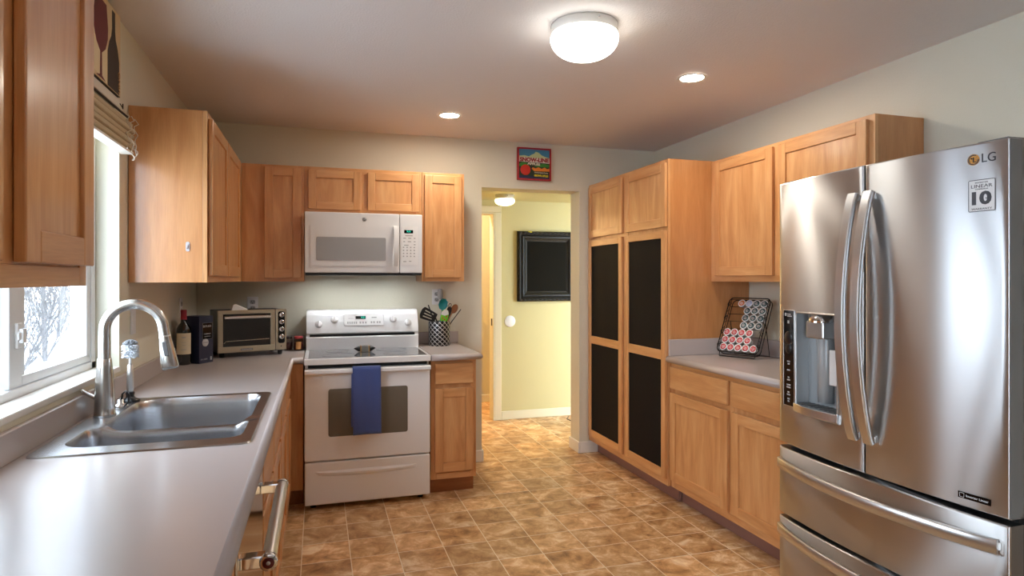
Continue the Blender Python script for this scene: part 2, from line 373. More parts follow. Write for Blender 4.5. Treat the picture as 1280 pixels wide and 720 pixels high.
# ------------------------------------------------------------------ kitchen window
def kitchen_window():
    y0, y1, z0, z1 = W1
    xf = -0.860
    mb = MB()
    for a in ((y0, y0+0.04), (y1-0.045, y1-0.001)): mb.box(xf-0.075, xf, a[0], a[1], z0+0.001, z1-0.001)
    mb.box(xf-0.075, xf, y0, y1-0.001, z0+0.001, z0+0.03); mb.box(xf-0.075, xf, y0, y1-0.001, z1-0.04, z1-0.001)
    root = struct(mb.build('window_1', 'vinyl', bevel=0.003))
    # sliding sash on the right
    mb = MB(); xs0, xs1 = xf-0.032, xf-0.006
    mb.box(xs0, xs1, 2.20, 2.285, z0+0.032, z1-0.04); mb.box(xs0, xs1-0.012, 2.285, 2.335, z0+0.032, z1-0.04)
    mb.box(xs0, xs1, 2.285, 2.885, z0+0.032, z0+0.062); mb.box(xs0, xs1, 2.285, 2.885, z1-0.085, z1-0.04)
    mb.box(xs0, xs1, 2.845, 2.885, z0+0.05, z1-0.06)
    s = mb.build('sliding_sash', 'vinyl', root, bevel=0.003)
    MB().box(xs0+0.008, xs0+0.012, 2.335, 2.845, z0+0.06, z1-0.085).build('glass_pane', 'glass', s)
    mb = MB(); yl = 2.245
    mb.box(xs1, xs1+0.010, yl-0.016, yl+0.020, 1.180, 1.256); mb.box(xs1+0.010, xs1+0.022, yl-0.010, yl+0.014, 1.196, 1.240)
    mb.box(xs1+0.010, xs1+0.016, yl-0.024, yl-0.010, 1.206, 1.230)
    mb.build('sash_latch', 'whitep', s, bevel=0.004)
    # fixed sash on the left
    mb = MB(); xs0, xs1 = xf-0.07, xf-0.042
    mb.box(xs0, xs1, 1.74, 1.785, z0+0.03, z1-0.04); mb.box(xs0, xs1, 2.145, 2.195, z0+0.03, z1-0.04)
    mb.box(xs0, xs1, 1.785, 2.145, z0+0.03, z0+0.07); mb.box(xs0, xs1, 1.785, 2.145, z1-0.08, z1-0.04)
    s2 = mb.build('fixed_sash', 'vinyl', root, bevel=0.003)
    MB().box(xs0+0.01, xs0+0.014, 1.785, 2.145, z0+0.07, z1-0.08).build('glass_pane', 'glass', s2)
    # sill board
    mb = MB(); mb.box(xf+0.001, XL+0.006, y0+0.002, y1-0.002, z0-0.018, z0+0.004)
    mb.build('window_sill', 'trim', root, bevel=0.004)
kitchen_window()
def added_dining_window():  # unseen window, added and sized to bring in daylight from behind the camera
    y0, y1, z0, z1 = -3.0, -0.55, 0.25, 2.2
    mb = MB(); x0, x1 = XL-0.13, XL-0.07
    for a, b in ((y0, y0+0.05), (y1-0.05, y1), (-1.78, -1.72)): mb.box(x0, x1, a, b, z0, z1)
    mb.box(x0, x1, y0, y1, z0, z0+0.05); mb.box(x0, x1, y0, y1, z1-0.05, z1)
    r = struct(mb.build('added_window_2', 'vinyl', bevel=0.003))
    MB().box(x0+0.03, x0+0.034, y0+0.05, y1-0.05, z0+0.05, z1-0.05).build('glass_pane', 'glass', r)
added_dining_window()

# ------------------------------------------------------------------ cabinets
def cab_door(x0, x1, z0, z1, yf=-0.02, yb=-0.001, st=0.056, rail=0.056, rec=0.008, panels=None):
    """shaker door facing -y: frame plus recessed panel(s) with a small stepped bead"""
    mb = MB()
    mb.box(x0, x0+st, yf, yb, z0, z1, 'z'); mb.box(x1-st, x1, yf, yb, z0, z1, 'z')
    if panels is None: panels = [(z0+rail, z1-rail)]
    zs = [z0]+[q for p in panels for q in p]+[z1]
    for i in range(0, len(zs), 2): mb.box(x0+st, x1-st, yf, yb, zs[i], zs[i+1], 'x')
    return mb, panels
def add_door(root, x0, x1, z0, z1, chalk=None, **k):
    mb, ps = cab_door(x0, x1, z0, z1, panels=chalk, **k); st = k.get('st', 0.056)
    rec = 0.008
    if not chalk:
        for a, b in ps:
            mb.box(x0+st-0.001, x1-st+0.001, -0.02+rec, -0.004, a-0.001, b+0.001, 'z')
    d = mb.build('door', 'wood', root, bevel=0.0028)
    if chalk:
        for a, b in ps:
            lab(MB().box(x0+st-0.001, x1-st+0.001, -0.02+rec, -0.004, a-0.001, b+0.001).build('chalkboard_panel', 'chalk', d), 'black chalkboard panel')
    return d
def add_drawer(root, x0, x1, z0, z1):
    return MB().box(x0, x1, -0.02, -0.001, z0, z1, 'x').build('drawer_front', 'wood', root, bevel=0.006, seg=3)
def cabinet(name, label, loc, rot, wd, dp, h, toe=None, hollow=False, group=None, fs=0.038, toe_m='toe', end=None, toe_in=0.08, mids=()):
    r = thing(name, label, 'cabinet', loc, rot, group)
    zb = 0.105 if toe else 0.0
    mb = MB()
    if hollow:
        mb.box(0, 0.016, 0.018, dp, zb, h); mb.box(wd-0.016, wd, 0.018, dp, zb, h); mb.box(0.016, wd-0.016, dp-0.008, dp, zb, h); mb.box(0.016, wd-0.016, 0.018, dp-0.008, zb, zb+0.016, 'x')
    else: mb.box(0, wd, 0.0185, dp, zb, h)
    b = mb.build('cabinet_box', 'woodside', r, bevel=0.001)
    mb = MB()
    for x in (0, wd-fs): mb.box(x, x+fs, 0, 0.018, zb, h, 'z')
    for m0, m1 in mids: mb.box(m0, m1, 0, 0.018, zb+fs, h-fs, 'z')
    mb.box(fs, wd-fs, 0, 0.018, zb, zb+fs, 'x'); mb.box(fs, wd-fs, 0, 0.018, h-fs, h, 'x')
    if not hollow: mb.box(fs, wd-fs, 0.003, 0.018, zb+fs, h-fs, 'z')
    mb.build('face_frame', 'wood', r, bevel=0.001)
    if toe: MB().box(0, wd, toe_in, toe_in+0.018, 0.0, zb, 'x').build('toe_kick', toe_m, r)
    return r
RGT, LFT = -PI/2, PI/2
UB, UT = 1.374, 2.132
# pantry (right wall, far end). local x: far -> near
PF = 2.075
pan = cabinet('pantry_cabinet', 'tall maple pantry cabinet with four black chalkboard door panels', (PF, YB-0.008, 0), RGT, YB-0.008-3.44, XR-PF-0.004, 2.138, toe=True, mids=((0.585, 0.665),))
for x0, x1 in ((0.032, 0.600), (0.658, 1.186)):
    add_door(pan, x0, x1, 1.715, 2.115, st=0.05, rail=0.056)
    add_door(pan, x0, x1, 0.150, 1.692, st=0.046, chalk=[(0.205, 0.885), (0.945, 1.645)])
# wall upper cabinet on the right wall
ru = cabinet('wall_cabinet', 'two-door maple wall cabinet between the pantry and the stainless refrigerator', (2.385, 3.437, UB), RGT, 3.437-2.21, XR-2.385-0.003, UT-UB, mids=((0.57, 0.64),))
add_door(ru, 0.055, 0.580, 0.035, 0.738); add_door(ru, 0.626, 1.195, 0.035, 0.738)
# base cabinet on the right wall
rb = cabinet('base_cabinet', 'maple base cabinet with two doors and two drawers beside the refrigerator', (2.095, 3.437, 0), RGT, 3.437-2.215, XR-2.095-0.004, 0.872, toe=True, mids=((0.575, 0.62),))
for x0, x1 in ((0.012, 0.583), (0.615, 1.19)):
    add_door(rb, x0, x1, 0.152, 0.690, st=0.06); add_drawer(rb, x0, x1, 0.716, 0.850)
# back wall uppers
bl = cabinet('wall_cabinet', 'maple corner wall cabinet with one narrow door, left of the microwave', (-0.466, 4.351, UB), 0, 0.380, YB-4.351-0.003, UT-UB, mids=())
MB().box(0.0, 0.14, -0.002, 0.0, 0.0, UT-UB, 'z').build('filler_strip', 'wood', bl)
add_door(bl, 0.136, 0.362, 0.024, 0.742, st=0.054)
bm_ = cabinet('wall_cabinet', 'low two-door maple cabinet directly above the white microwave', (-0.085, 4.351, 1.828), 0, 0.772, YB-4.351-0.003, UT-1.828, mids=((0.36, 0.42),))
add_door(bm_, 0.024, 0.362, 0.024, 0.281, st=0.05, rail=0.05); add_door(bm_, 0.406, 0.752, 0.026, 0.281, st=0.05, rail=0.05)
br = cabinet('wall_cabinet', 'narrow one-door maple wall cabinet between the microwave and the doorway', (0.690, 4.351, UB), 0, 0.298, YB-4.351-0.003, UT-UB)
add_door(br, 0.016, 0.277, 0.026, 0.738, st=0.054)
# left wall upper in the corner
lu = cabinet('wall_cabinet', 'maple wall cabinet over the wine bottle, its plain side facing the window', (-0.467, 3.048, UB), LFT, 4.345-3.048, -0.467-XL-0.003, UT-UB, mids=((0.515, 0.55),))
add_door(lu, 0.025, 0.525, 0.03, 0.73); add_door(lu, 0.545, 1.075, 0.03, 0.73)
# left wall upper close to the camera
ln = cabinet('wall_cabinet', 'darker maple wall cabinet in the near left corner, before the window', (-0.467, -0.40, UB), LFT, 1.533+0.40, -0.467-XL-0.003, UT-UB, mids=((1.51, 1.60),))
add_door(ln, 1.595, 1.915, 0.041, 0.74); add_door(ln, 1.19, 1.52, 0.041, 0.74); add_door(ln, 0.6, 1.10, 0.041, 0.74)
# small base right of the stove
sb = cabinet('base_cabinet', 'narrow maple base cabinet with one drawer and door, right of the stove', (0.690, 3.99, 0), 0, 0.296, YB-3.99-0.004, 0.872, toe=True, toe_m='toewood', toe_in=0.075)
add_door(sb, 0.024, 0.275, 0.154, 0.690, st=0.052, rail=0.058); add_drawer(sb, 0.024, 0.275, 0.716, 0.850)
# left run bases
FX = -0.172
lb0 = cabinet('base_cabinet', 'maple base cabinet under the near end of the left countertop', (FX, -0.42, 0), LFT, 1.355+0.42, FX-XL-0.004, 0.872, toe=True)
add_door(lb0, 0.9, 1.72, 0.152, 0.69); add_drawer(lb0, 0.9, 1.72, 0.716, 0.85); add_door(lb0, 0.05, 0.86, 0.152, 0.69); add_drawer(lb0, 0.05, 0.86, 0.716, 0.85)
lb1 = cabinet('base_cabinet', 'maple sink base cabinet under the double sink, beyond the dishwasher', (FX, 1.968, 0), LFT, 2.900-1.968, FX-XL-0.004, 0.872, toe=True, hollow=True, mids=((0.44, 0.49),))
MB().box(0.05, 0.9, 0.004, 0.016, 0.69, 0.72, 'x').build('rail', 'wood', lb1)
add_door(lb1, 0.02, 0.455, 0.152, 0.690); add_door(lb1, 0.475, 0.912, 0.152, 0.690)
add_drawer(lb1, 0.02, 0.455, 0.716, 0.850); add_drawer(lb1, 0.475, 0.912, 0.716, 0.850)
lb2 = cabinet('base_cabinet', 'maple corner base cabinet under the toaster oven, left of the stove', (FX, 2.903, 0), LFT, YB-2.903-0.004, FX-XL-0.004, 0.872, toe=True)
add_door(lb2, 0.02, 0.50, 0.152, 0.690); add_drawer(lb2, 0.02, 0.50, 0.716, 0.850)
add_door(lb2, 0.53, 1.0, 0.152, 0.690); add_drawer(lb2, 0.53, 1.0, 0.716, 0.850)
MB().box(1.13, 1.73, -0.086, -0.002, 0.105, 0.872, 'z').build('filler_strip', 'wood', lb2, bevel=0.001)
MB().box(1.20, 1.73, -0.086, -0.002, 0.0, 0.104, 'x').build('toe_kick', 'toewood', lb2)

# ------------------------------------------------------------------ countertops
def poly_holes(outer, holes, z):
    bm = bmesh.new(); es = []
    for loop in [outer]+holes:
        vs = [bm.verts.new((x, y, z)) for x, y in loop]
        es += [bm.edges.new((vs[i], vs[(i+1) % len(vs)])) for i in range(len(vs))]
    bmesh.ops.triangle_fill(bm, use_beauty=True, use_dissolve=False, edges=es)
    bm.verts.index_update()
    V = [tuple(v.co) for v in bm.verts]; F = [[v.index for v in f.verts] for f in bm.faces]; bm.free()
    return V, F
def nose(mb, path, zt, th=0.04, out=0.022):
    """rounded post-formed edge swept along path, (x,y) points, outward on the right-hand side of travel"""
    n = 8; prof = []
    for k in range(n+1):
        t = PI/2-PI*k/n; prof.append((out*math.cos(t), zt-th/2+th/2*math.sin(t)))
    P = [Vector((x, y)) for x, y in path]; rows = []
    for i, p in enumerate(P):
        d0 = (P[i]-P[i-1]).normalized() if i else None; d1 = (P[i+1]-P[i]).normalized() if i < len(P)-1 else None
        n0 = Vector((d0.y, -d0.x)) if d0 else None; n1 = Vector((d1.y, -d1.x)) if d1 else None
        if n0 and n1: nn = (n0+n1); nn = nn/nn.dot(n0)
        else: nn = n0 or n1
        rows.append([(p.x+nn.x*a, p.y+nn.y*a, z) for a, z in prof])
    vs = [v for r in rows for v in r]; m = n+1
    mb.add(vs, [(i*m+k, i*m+k+1, (i+1)*m+k+1, (i+1)*m+k) for i in range(len(P)-1) for k in range(n)], None, True)
    for r in (rows[0], rows[-1]): mb.add(r, [list(range(m))])
ZT, TH = 0.914, 0.041
def countertop(name, label, outer, holes, front, splashes):
    mb = MB(); V, F = poly_holes(outer, holes, ZT); mb.add(V, F); mb.add([(x, y, ZT-TH) for x, y, z in V], F)
    for loop in [outer]+holes:
        n = len(loop)
        for i in range(n):
            a, b = loop[i], loop[(i+1) % n]
            mb.add([(*a, ZT-TH), (*b, ZT-TH), (*b, ZT), (*a, ZT)], [(0, 1, 2, 3)])
    nose(mb, front, ZT, TH)
    o = mb.build(name, 'counter', weld=True); tag(o, label, 'countertop')
    for s_ in splashes: MB().box(*s_).build('backsplash', 'counter', o, bevel=0.004, seg=3)
    return o
CX = -0.160
x_ = XL+0.001; y_ = YB-0.001
countertop('countertop', 'long mauve-beige laminate countertop with the sink, under the window',
    [(x_, -0.42), (CX, -0.42), (CX, 4.03), (-0.083, 4.03), (-0.083, y_), (x_, y_)], [[(-0.722, 1.975), (-0.205, 1.975), (-0.205, 2.79), (-0.722, 2.79)]],
    [(CX, -0.42), (CX, 4.03), (-0.083, 4.03)], [(x_, x_+0.018, -0.42, y_, ZT, 0.997), (x_+0.018, -0.083, y_-0.018, y_, ZT, 0.997)])
countertop('countertop', 'small mauve-beige laminate countertop under the utensil crock, right of the stove',
    [(0.682, 3.93), (0.990, 3.93), (0.990, y_), (0.682, y_)], [], [(0.682, 3.93), (0.990, 3.93), (0.990, y_)], [(0.682, 1.006, y_-0.018, y_, ZT, 0.999)])
xr_ = XR-0.001
countertop('countertop', 'mauve-beige laminate countertop holding the coffee pod rack, beside the refrigerator',
    [(2.078, 3.438), (2.078, 2.212), (xr_, 2.212), (xr_, 3.438)], [], [(2.078, 3.438), (2.078, 2.212)][::-1] and [(2.078, 3.438), (2.078, 2.212)], [(xr_-0.018, xr_, 2.212, 3.438, ZT, 1.016), (2.075, xr_-0.018, 3.420, 3.438, ZT, 1.016)])
# (the right-hand front edge runs far to near, so its outward side faces the room)

# ------------------------------------------------------------------ sink
def sink():
    r = thing('kitchen_sink', 'stainless steel double-bowl drop-in sink under the window', 'sink', (-0.463, 2.383, ZT))
    ox, oy = -0.463, 2.383
    def loop(x0, x1, y0, y1, rs, n=9):
        pts = []
        for (cx, cy, a, rr) in ((x1-rs[0], y0+rs[0], -90, rs[0]), (x1-rs[1], y1-rs[1], 0, rs[1]), (x0+rs[2], y1-rs[2], 90, rs[2]), (x0+rs[3], y0+rs[3], 180, rs[3])):
            for k in range(n+1):
                t = math.radians(a+90*k/n); pts.append((cx+rr*math.cos(t), cy+rr*math.sin(t)))
        # subdivide long straight runs
        out = []
        for i, p in enumerate(pts):
            q = pts[(i+1) % len(pts)]; d = math.dist(p, q); m = max(1, int(d/0.03))
            out += [(p[0]+(q[0]-p[0])*k/m, p[1]+(q[1]-p[1])*k/m) for k in range(m)]
        return [(x-ox, y-oy) for x, y in out]
    outer = loop(-0.739, -0.187, 1.953, 2.810, (0.03, 0.03, 0.03, 0.03), 5)
    b1 = loop(-0.690, -0.218, 2.028, 2.277, (0.05, 0.05, 0.04, 0.075))
    b2 = loop(-0.662, -0.218, 2.303, 2.775, (0.05, 0.06, 0.12, 0.05))
    def dip(x, y):
        t = max(0, 1-abs(y+oy-2.29)/0.05); e = max(0, min(1, (x+0.20)/0.06, (0.252-x)/0.05)); return -0.024*t*t*(3-2*t)*min(1, e)
    V, F = poly_holes(outer, [b1, b2], 0.005)
    mb = MB(); mb.add([(x, y, z+dip(x, y)) for x, y, z in V], F, None, True)
    n = len(outer); lo = [(x*1.008, y*1.005, 0.0006) for x, y in outer]
    mb.add([(x, y, 0.005) for x, y in outer]+lo, [(i, (i+1) % n, n+(i+1) % n, n+i) for i in range(n)], None, True)
    mb.build('rim', 'sink', r)
    for bl_, dep in ((b1, 0.165), (b2, 0.20)):
        mb = MB(); n = len(bl_); cx = sum(p[0] for p in bl_)/n; cy = sum(p[1] for p in bl_)/n
        rows = []
        for s_, dz in ((1.0, 0.0), (0.985, -0.008), (0.97, -0.03), (0.955, -dep*0.6), (0.94, -dep*0.86), (0.90, -dep*0.96), (0.82, -dep), (0.3, -dep-0.004), (0.10, -dep-0.006)):
            rows.append([(cx+(x-cx)*s_, cy+(y-cy)*s_, 0.005+dz+dip(x, y)*max(0, 1+dz/0.06)) for x, y in bl_])
        vs = [v for rr in rows for v in rr]
        mb.add(vs, [(i*n+k, i*n+(k+1) % n, (i+1)*n+(k+1) % n, (i+1)*n+k) for i in range(len(rows)-1) for k in range(n)], None, True)
        bw = mb.build('bowl', 'sink', r)
        mb = MB(); mb.lathe([(0.0, 0.002), (0.02, 0.002), (0.024, -0.004), (0.035, -0.003), (0.045, 0.003), (0.048, 0.0)], 24, (cx, cy, -dep+0.001))
        mb.build('drain', 'chrome', bw)
sink()
def faucet():
    bx, by = -0.701, 2.480
    r = thing('kitchen_faucet', 'brushed nickel gooseneck faucet with pull-down spray head, behind the sink', 'faucet', (bx, by, ZT+0.0055))
    z0 = 0.0
    MB().lathe([(0.0, 0), (0.034, 0.0), (0.034, 0.006), (0.032, 0.010), (0.031, 0.03), (0.029, 0.10), (0.024, 0.165), (0.021, 0.195), (0.0205, 0.196), (0.0, 0.196)], 36).build('faucet_body', 'nickel', r)
    # gooseneck
    d = Vector((1.0, 0.03, 0)).normalized(); R = 0.090; zc = 0.292
    path = [(0, 0, 0.19), (0, 0, 0.22), (0, 0, 0.25), (0, 0, zc)]
    for k in range(1, 23):
        t = PI-PI*k/22*0.975; path.append(tuple(d*(R+R*math.cos(t))+Vector((0, 0, zc+R*math.sin(t)))))
    tg = (Vector(path[-1])-Vector(path[-2])).normalized(); path.append(tuple(Vector(path[-1])+tg*0.03)); e = Vector(path[-1])
    MB().tube(path, [0.0185]*3+[0.0178]*(len(path)-3), 20).build('gooseneck_spout', 'nickel', r)
    hd = MB().lathe([(0.0, -0.002), (0.0185, -0.002), (0.0195, 0.004), (0.0190, 0.010), (0.0220, 0.03), (0.0265, 0.075), (0.0290, 0.108), (0.0270, 0.118), (0.0, 0.118)], 28, e, tg).build('spray_head', 'nickel', r)
    sd = tg.cross(Vector((0, 1, 0)))
    p = e+tg*0.045+Vector((0, -0.0235, 0))
    MB().box(-0.007, 0.007, -0.003, 0.003, -0.026, 0.026).xform(Matrix.Translation(p) @ Matrix.Rotation(-0.16, 4, 'Y')).build('spray_button', 'grey', hd, bevel=0.002)
    # side lever, towards the window
    MB().tube([(-0.02, 0, 0.06), (-0.036, -0.004, 0.068), (-0.05, -0.008, 0.078), (-0.066, -0.014, 0.092)], [0.009, 0.0075, 0.0065, 0.006], 12).build('lever', 'nickel', r)
faucet()
t = thing('dish_brush', 'white-bristled dish brush standing in a black suction holder behind the faucet', 'brush', (-0.690, 2.745, ZT+0.0055))
MB().lathe([(0.0, 0.0), (0.034, 0.0), (0.032, 0.006), (0.018, 0.012), (0.014, 0.02), (0.016, 0.032), (0.014, 0.036), (0.0, 0.036)], 24).build('holder', 'black', t)
MB().lathe([(0.0, 0.03), (0.010, 0.03), (0.0125, 0.05), (0.012, 0.10), (0.010, 0.138), (0.006, 0.143), (0.0, 0.143)], 18).build('brush_handle', 'handle', t)
MB().lathe([(0.0, 0.14), (0.0055, 0.14), (0.0045, 0.165), (0.0, 0.17)], 12).build('brush_neck', 'whitep', t)
M['bristle'] = mat('white_bristle', (225, 228, 232), 0.7); M['bristleg'] = mat('grey_bristle', (150, 152, 156), 0.7)
mb = MB()
for k in range(230):
    a = random.random()*2*PI; z = 0.168+0.05*random.random(); rr = 0.028+0.003*random.random()
    mb.tube([(0.003*math.cos(a), 0.003*math.sin(a), z), (rr*math.cos(a), rr*math.sin(a), z-0.004+0.004*random.random())], 0.0016, 4)
mb.build('bristles', 'bristle', t)
mb = MB()
for k in range(110):
    a = random.random()*2*PI; e = random.random()*1.1; rr = 0.031
    mb.tube([(0, 0, 0.208), (rr*math.cos(a)*math.sin(e)*1.0, rr*math.sin(a)*math.sin(e), 0.208+rr*math.cos(e)*0.95)], 0.0016, 4)
lab(mb.build('tip_bristles', 'bristleg', t), 'grey tip bristles')
t = thing('soap_dispenser', 'low round metal soap pump cap with a black hose loop behind the faucet', 'soap dispenser', (-0.690, 2.615, ZT+0.0055))
MB().lathe([(0, 0), (0.027, 0), (0.027, 0.008), (0.023, 0.013), (0.012, 0.016), (0.011, 0.03), (0.0, 0.031)], 24).build('cap', 'nickel', t)
MB().tube([(0.005, 0.0, 0.025), (0.008, -0.002, 0.05), (0.02, -0.004, 0.062), (0.03, -0.006, 0.045), (0.028, -0.006, 0.02), (0.015, -0.02, 0.003)], 0.0035, 8).build('hose', 'black', t)

# ------------------------------------------------------------------ dishwasher
def dishwasher():
    r = thing('dishwasher', 'stainless dishwasher with a bar handle below the left countertop', 'dishwasher', (-0.165, 1.362, 0), LFT)
    wd = 0.598
    MB().box(0.004, wd-0.004, 0.02, 0.57, 0.10, 0.868).build('tub', 'casegrey', r)
    MB().box(0.002, wd-0.002, -0.012, 0.018, 0.115, 0.866).build('door', 'dwss', r, bevel=0.004)
    MB().box(0.004, wd-0.004, 0.055, 0.07, 0.0, 0.098).build('toe_panel', 'black', r)
    z, yb = 0.800, -0.067
    h = MB().tube([(0.040, yb, z), (0.548, yb, z)], 0.0155, 20).build('handle', 'handle', r)
    for x in (0.052, 0.536):
        MB().box(x-0.016, x+0.016, yb+0.004, -0.011, z-0.013, z+0.013).build('handle_bracket', 'chrome', h, bevel=0.003)
    M['maroon'] = mat('dark_red_medallion', (92, 22, 26), 0.3)
    for x, d in ((0.040, -1), (0.548, 1)):
        c = MB(); c.lathe([(0.0165, -0.006), (0.0185, -0.004), (0.0185, 0.006), (0.015, 0.009), (0.0, 0.009)], 24, (x, yb, z), (d, 0, 0)); c = c.build('end_cap', 'chrome', h)
        MB().lathe([(0.0, 0.0105), (0.011, 0.0105), (0.0125, 0.008)], 20, (x, yb, z), (d, 0, 0)).build('medallion', 'maroon', c)
        MB().lathe([(0.0, 0.0118), (0.004, 0.0118), (0.0045, 0.0095)], 12, (x, yb, z), (d, 0, 0)).build('medallion_center', 'handle', c)
dishwasher()

# ------------------------------------------------------------------ stove
def stove():
    r = thing('electric_stove', 'white freestanding electric stove with glass cooktop, between two base cabinets', 'stove', (-0.077, 3.945, 0))
    W = 0.754
    MB().box(0.004, W-0.004, 0.03, 0.68, 0.03, 0.872).build('oven_body', 'white', r, bevel=0.003)
    for x in (0.05, W-0.05):
        for y in (0.08, 0.62): MB().lathe([(0, 0), (0.018, 0), (0.016, 0.03), (0, 0.03)], 12, (x, y, 0)).build('foot', 'black', r)
    # cooktop
    ct = MB().box(-0.002, W+0.002, -0.028, 0.66, 0.876, 0.914).build('cooktop', 'white', r, bevel=0.007, seg=3)
    MB().prism(rrect(0.022, W-0.022, -0.004, 0.455, 0.01), 'z', 0.9135, 0.9160).build('glass_surface', 'cooktop', ct)
    mb = MB()
    for x, y, q in ((0.2, 0.12, 0.10), (0.55, 0.12, 0.075), (0.2, 0.34, 0.075), (0.55, 0.34, 0.10)):
        pts = [(x+q*math.cos(2*PI*k/40), y+q*math.sin(2*PI*k/40), 0.9163) for k in range(40)]
        mb.tube(pts, 0.0008, 4, closed=True)
    mb.build('burner_rings', 'grey', ct)
    MB().box(0.02, W-0.02, 0.0, 0.03, 0.856, 0.877).build('vent_gap', 'dark', r)
    # backguard: side profile
    pts = [(0.458, 0.912), (0.458, 0.998), (0.470, 1.006), (0.470, 1.018), (0.462, 1.024), (0.470, 1.055), (0.484, 1.10), (0.505, 1.145), (0.522, 1.166), (0.545, 1.176), (0.60, 1.178), (0.66, 1.170), (0.66, 0.912)]
    bg = MB().prism(pts, 'x', 0.004, W-0.004).build('backguard', 'white', r, bevel=0.010, seg=3)
    MB().box(0.024, W-0.030, 0.4615, 0.48, 1.003, 1.0185).build('vent_slot', 'dark', bg)
    A = Vector((0, 0.470, 1.055)); B = Vector((0, 0.505, 1.145)); tilt = math.atan2(B.y-A.y, B.z-A.z)
    def face(x, z): # point on control face and its frame
        k = (z-A.z)/(B.z-A.z); return Vector((x, A.y+(B.y-A.y)*k-0.001, z))
    nrm = Vector((0, -math.cos(tilt), math.sin(tilt)))
    def on(x, z): return Matrix.Translation(face(x, z)) @ Matrix.Rotation(-tilt, 4, 'X')
    for x, z in ((0.082, 1.084), (0.184, 1.111), (0.578, 1.110), (0.680, 1.085)):
        k = MB().lathe([(0.024, 0), (0.0235, 0.006), (0.019, 0.012), (0.0, 0.012)], 28, face(x, z), nrm).build('knob', 'whitep', bg)
        MB().box(-0.0055, 0.0055, -0.022, -0.010, -0.019, 0.019).xform(on(x, z)).build('knob_grip', 'whitep', k, bevel=0.002)
    cp = MB().prism(rrect(-0.132, 0.132, -0.040, 0.038, 0.006), 'y', -0.0035, 0.002).xform(on(0.380, 1.109)).build('clock_panel', 'whitep', bg)
    mb = MB(); 
    mb.add([(x, 0, z) for x, z in ()], [])
    pr = rrect(-0.133, 0.133, -0.041, 0.039, 0.006)
    mb.tube([(x, -0.0037, z) for x, z in pr], 0.0009, 4, closed=True); mb.xform(on(0.380, 1.109)).build('panel_outline', 'ltgrey', cp)
    d = MB().box(-0.055, 0.012, -0.005, 0.0, 0.006, 0.027).xform(on(0.380, 1.109)).build('display', 'blackgl', cp)
    mb = MB(); text(mb, '9:31', 0.017, -0.006, -0.0052, 0.0165, 0.026); mb.xform(on(0.380, 1.109)).build('display_digits', 'green_led', d)
    mb = MB()
    for i in range(5): mb.box(-0.112+i*0.014, -0.103+i*0.014, -0.0042, -0.003, -0.028, -0.012)
    for x in (-0.03, -0.012, 0.006): mb.box(x, x+0.011, -0.0042, -0.003, -0.027, -0.013)
    for x in (0.045, 0.062, 0.085, 0.101): mb.box(x, x+0.010, -0.0042, -0.003, -0.026, -0.012)
    mb.box(0.052, 0.085, -0.0042, -0.003, 0.012, 0.020); mb.box(-0.105, -0.068, -0.0042, -0.003, 0.010, 0.0125)
    mb.xform(on(0.380, 1.109)).build('buttons', 'ltgrey', cp)
    # oven door
    dr = MB().box(0.0, W, -0.006, 0.028, 0.296, 0.852).build('oven_door', 'white', r, bevel=0.008, seg=3)
    lab(MB().prism(rrect(0.137, 0.612, 0.440, 0.727, 0.014), 'y', -0.0085, 0.0).build('oven_window', 'grayglass', dr), 'dark grey oven window')
    # handle: full-width bar
    hp = [(-0.052, 0.828), (-0.050, 0.846), (-0.040, 0.852), (-0.006, 0.852), (-0.006, 0.840), (-0.030, 0.836), (-0.034, 0.826), (-0.044, 0.822)]
    MB().prism(hp, 'x', 0.004, W-0.004).build('handle', 'white', dr, bevel=0.003)
    # storage drawer with a scooped pull
    dw = MB().box(0.001, W-0.001, -0.006, 0.028, 0.034, 0.288).build('storage_drawer', 'white', r, bevel=0.008, seg=3)
    mb = MB(); n = 24; vs = []
    for i in range(n+1):
        q = i/n; x = 0.062+q*(0.668-0.062); a = math.sin(PI*q)**0.5
        vs += [(x, -0.0062, 0.236), (x, -0.0062-0.010*a, 0.236-0.016*a), (x, -0.0062-0.008*a, 0.228-0.02*a), (x, -0.0062, 0.214-0.016*a)]
    mb.add(vs, [(i*4+k, i*4+k+1, (i+1)*4+k+1, (i+1)*4+k) for i in range(n) for k in range(3)], None, False)
    mb.build('drawer_pull', 'white', dw)
    return r
stove()
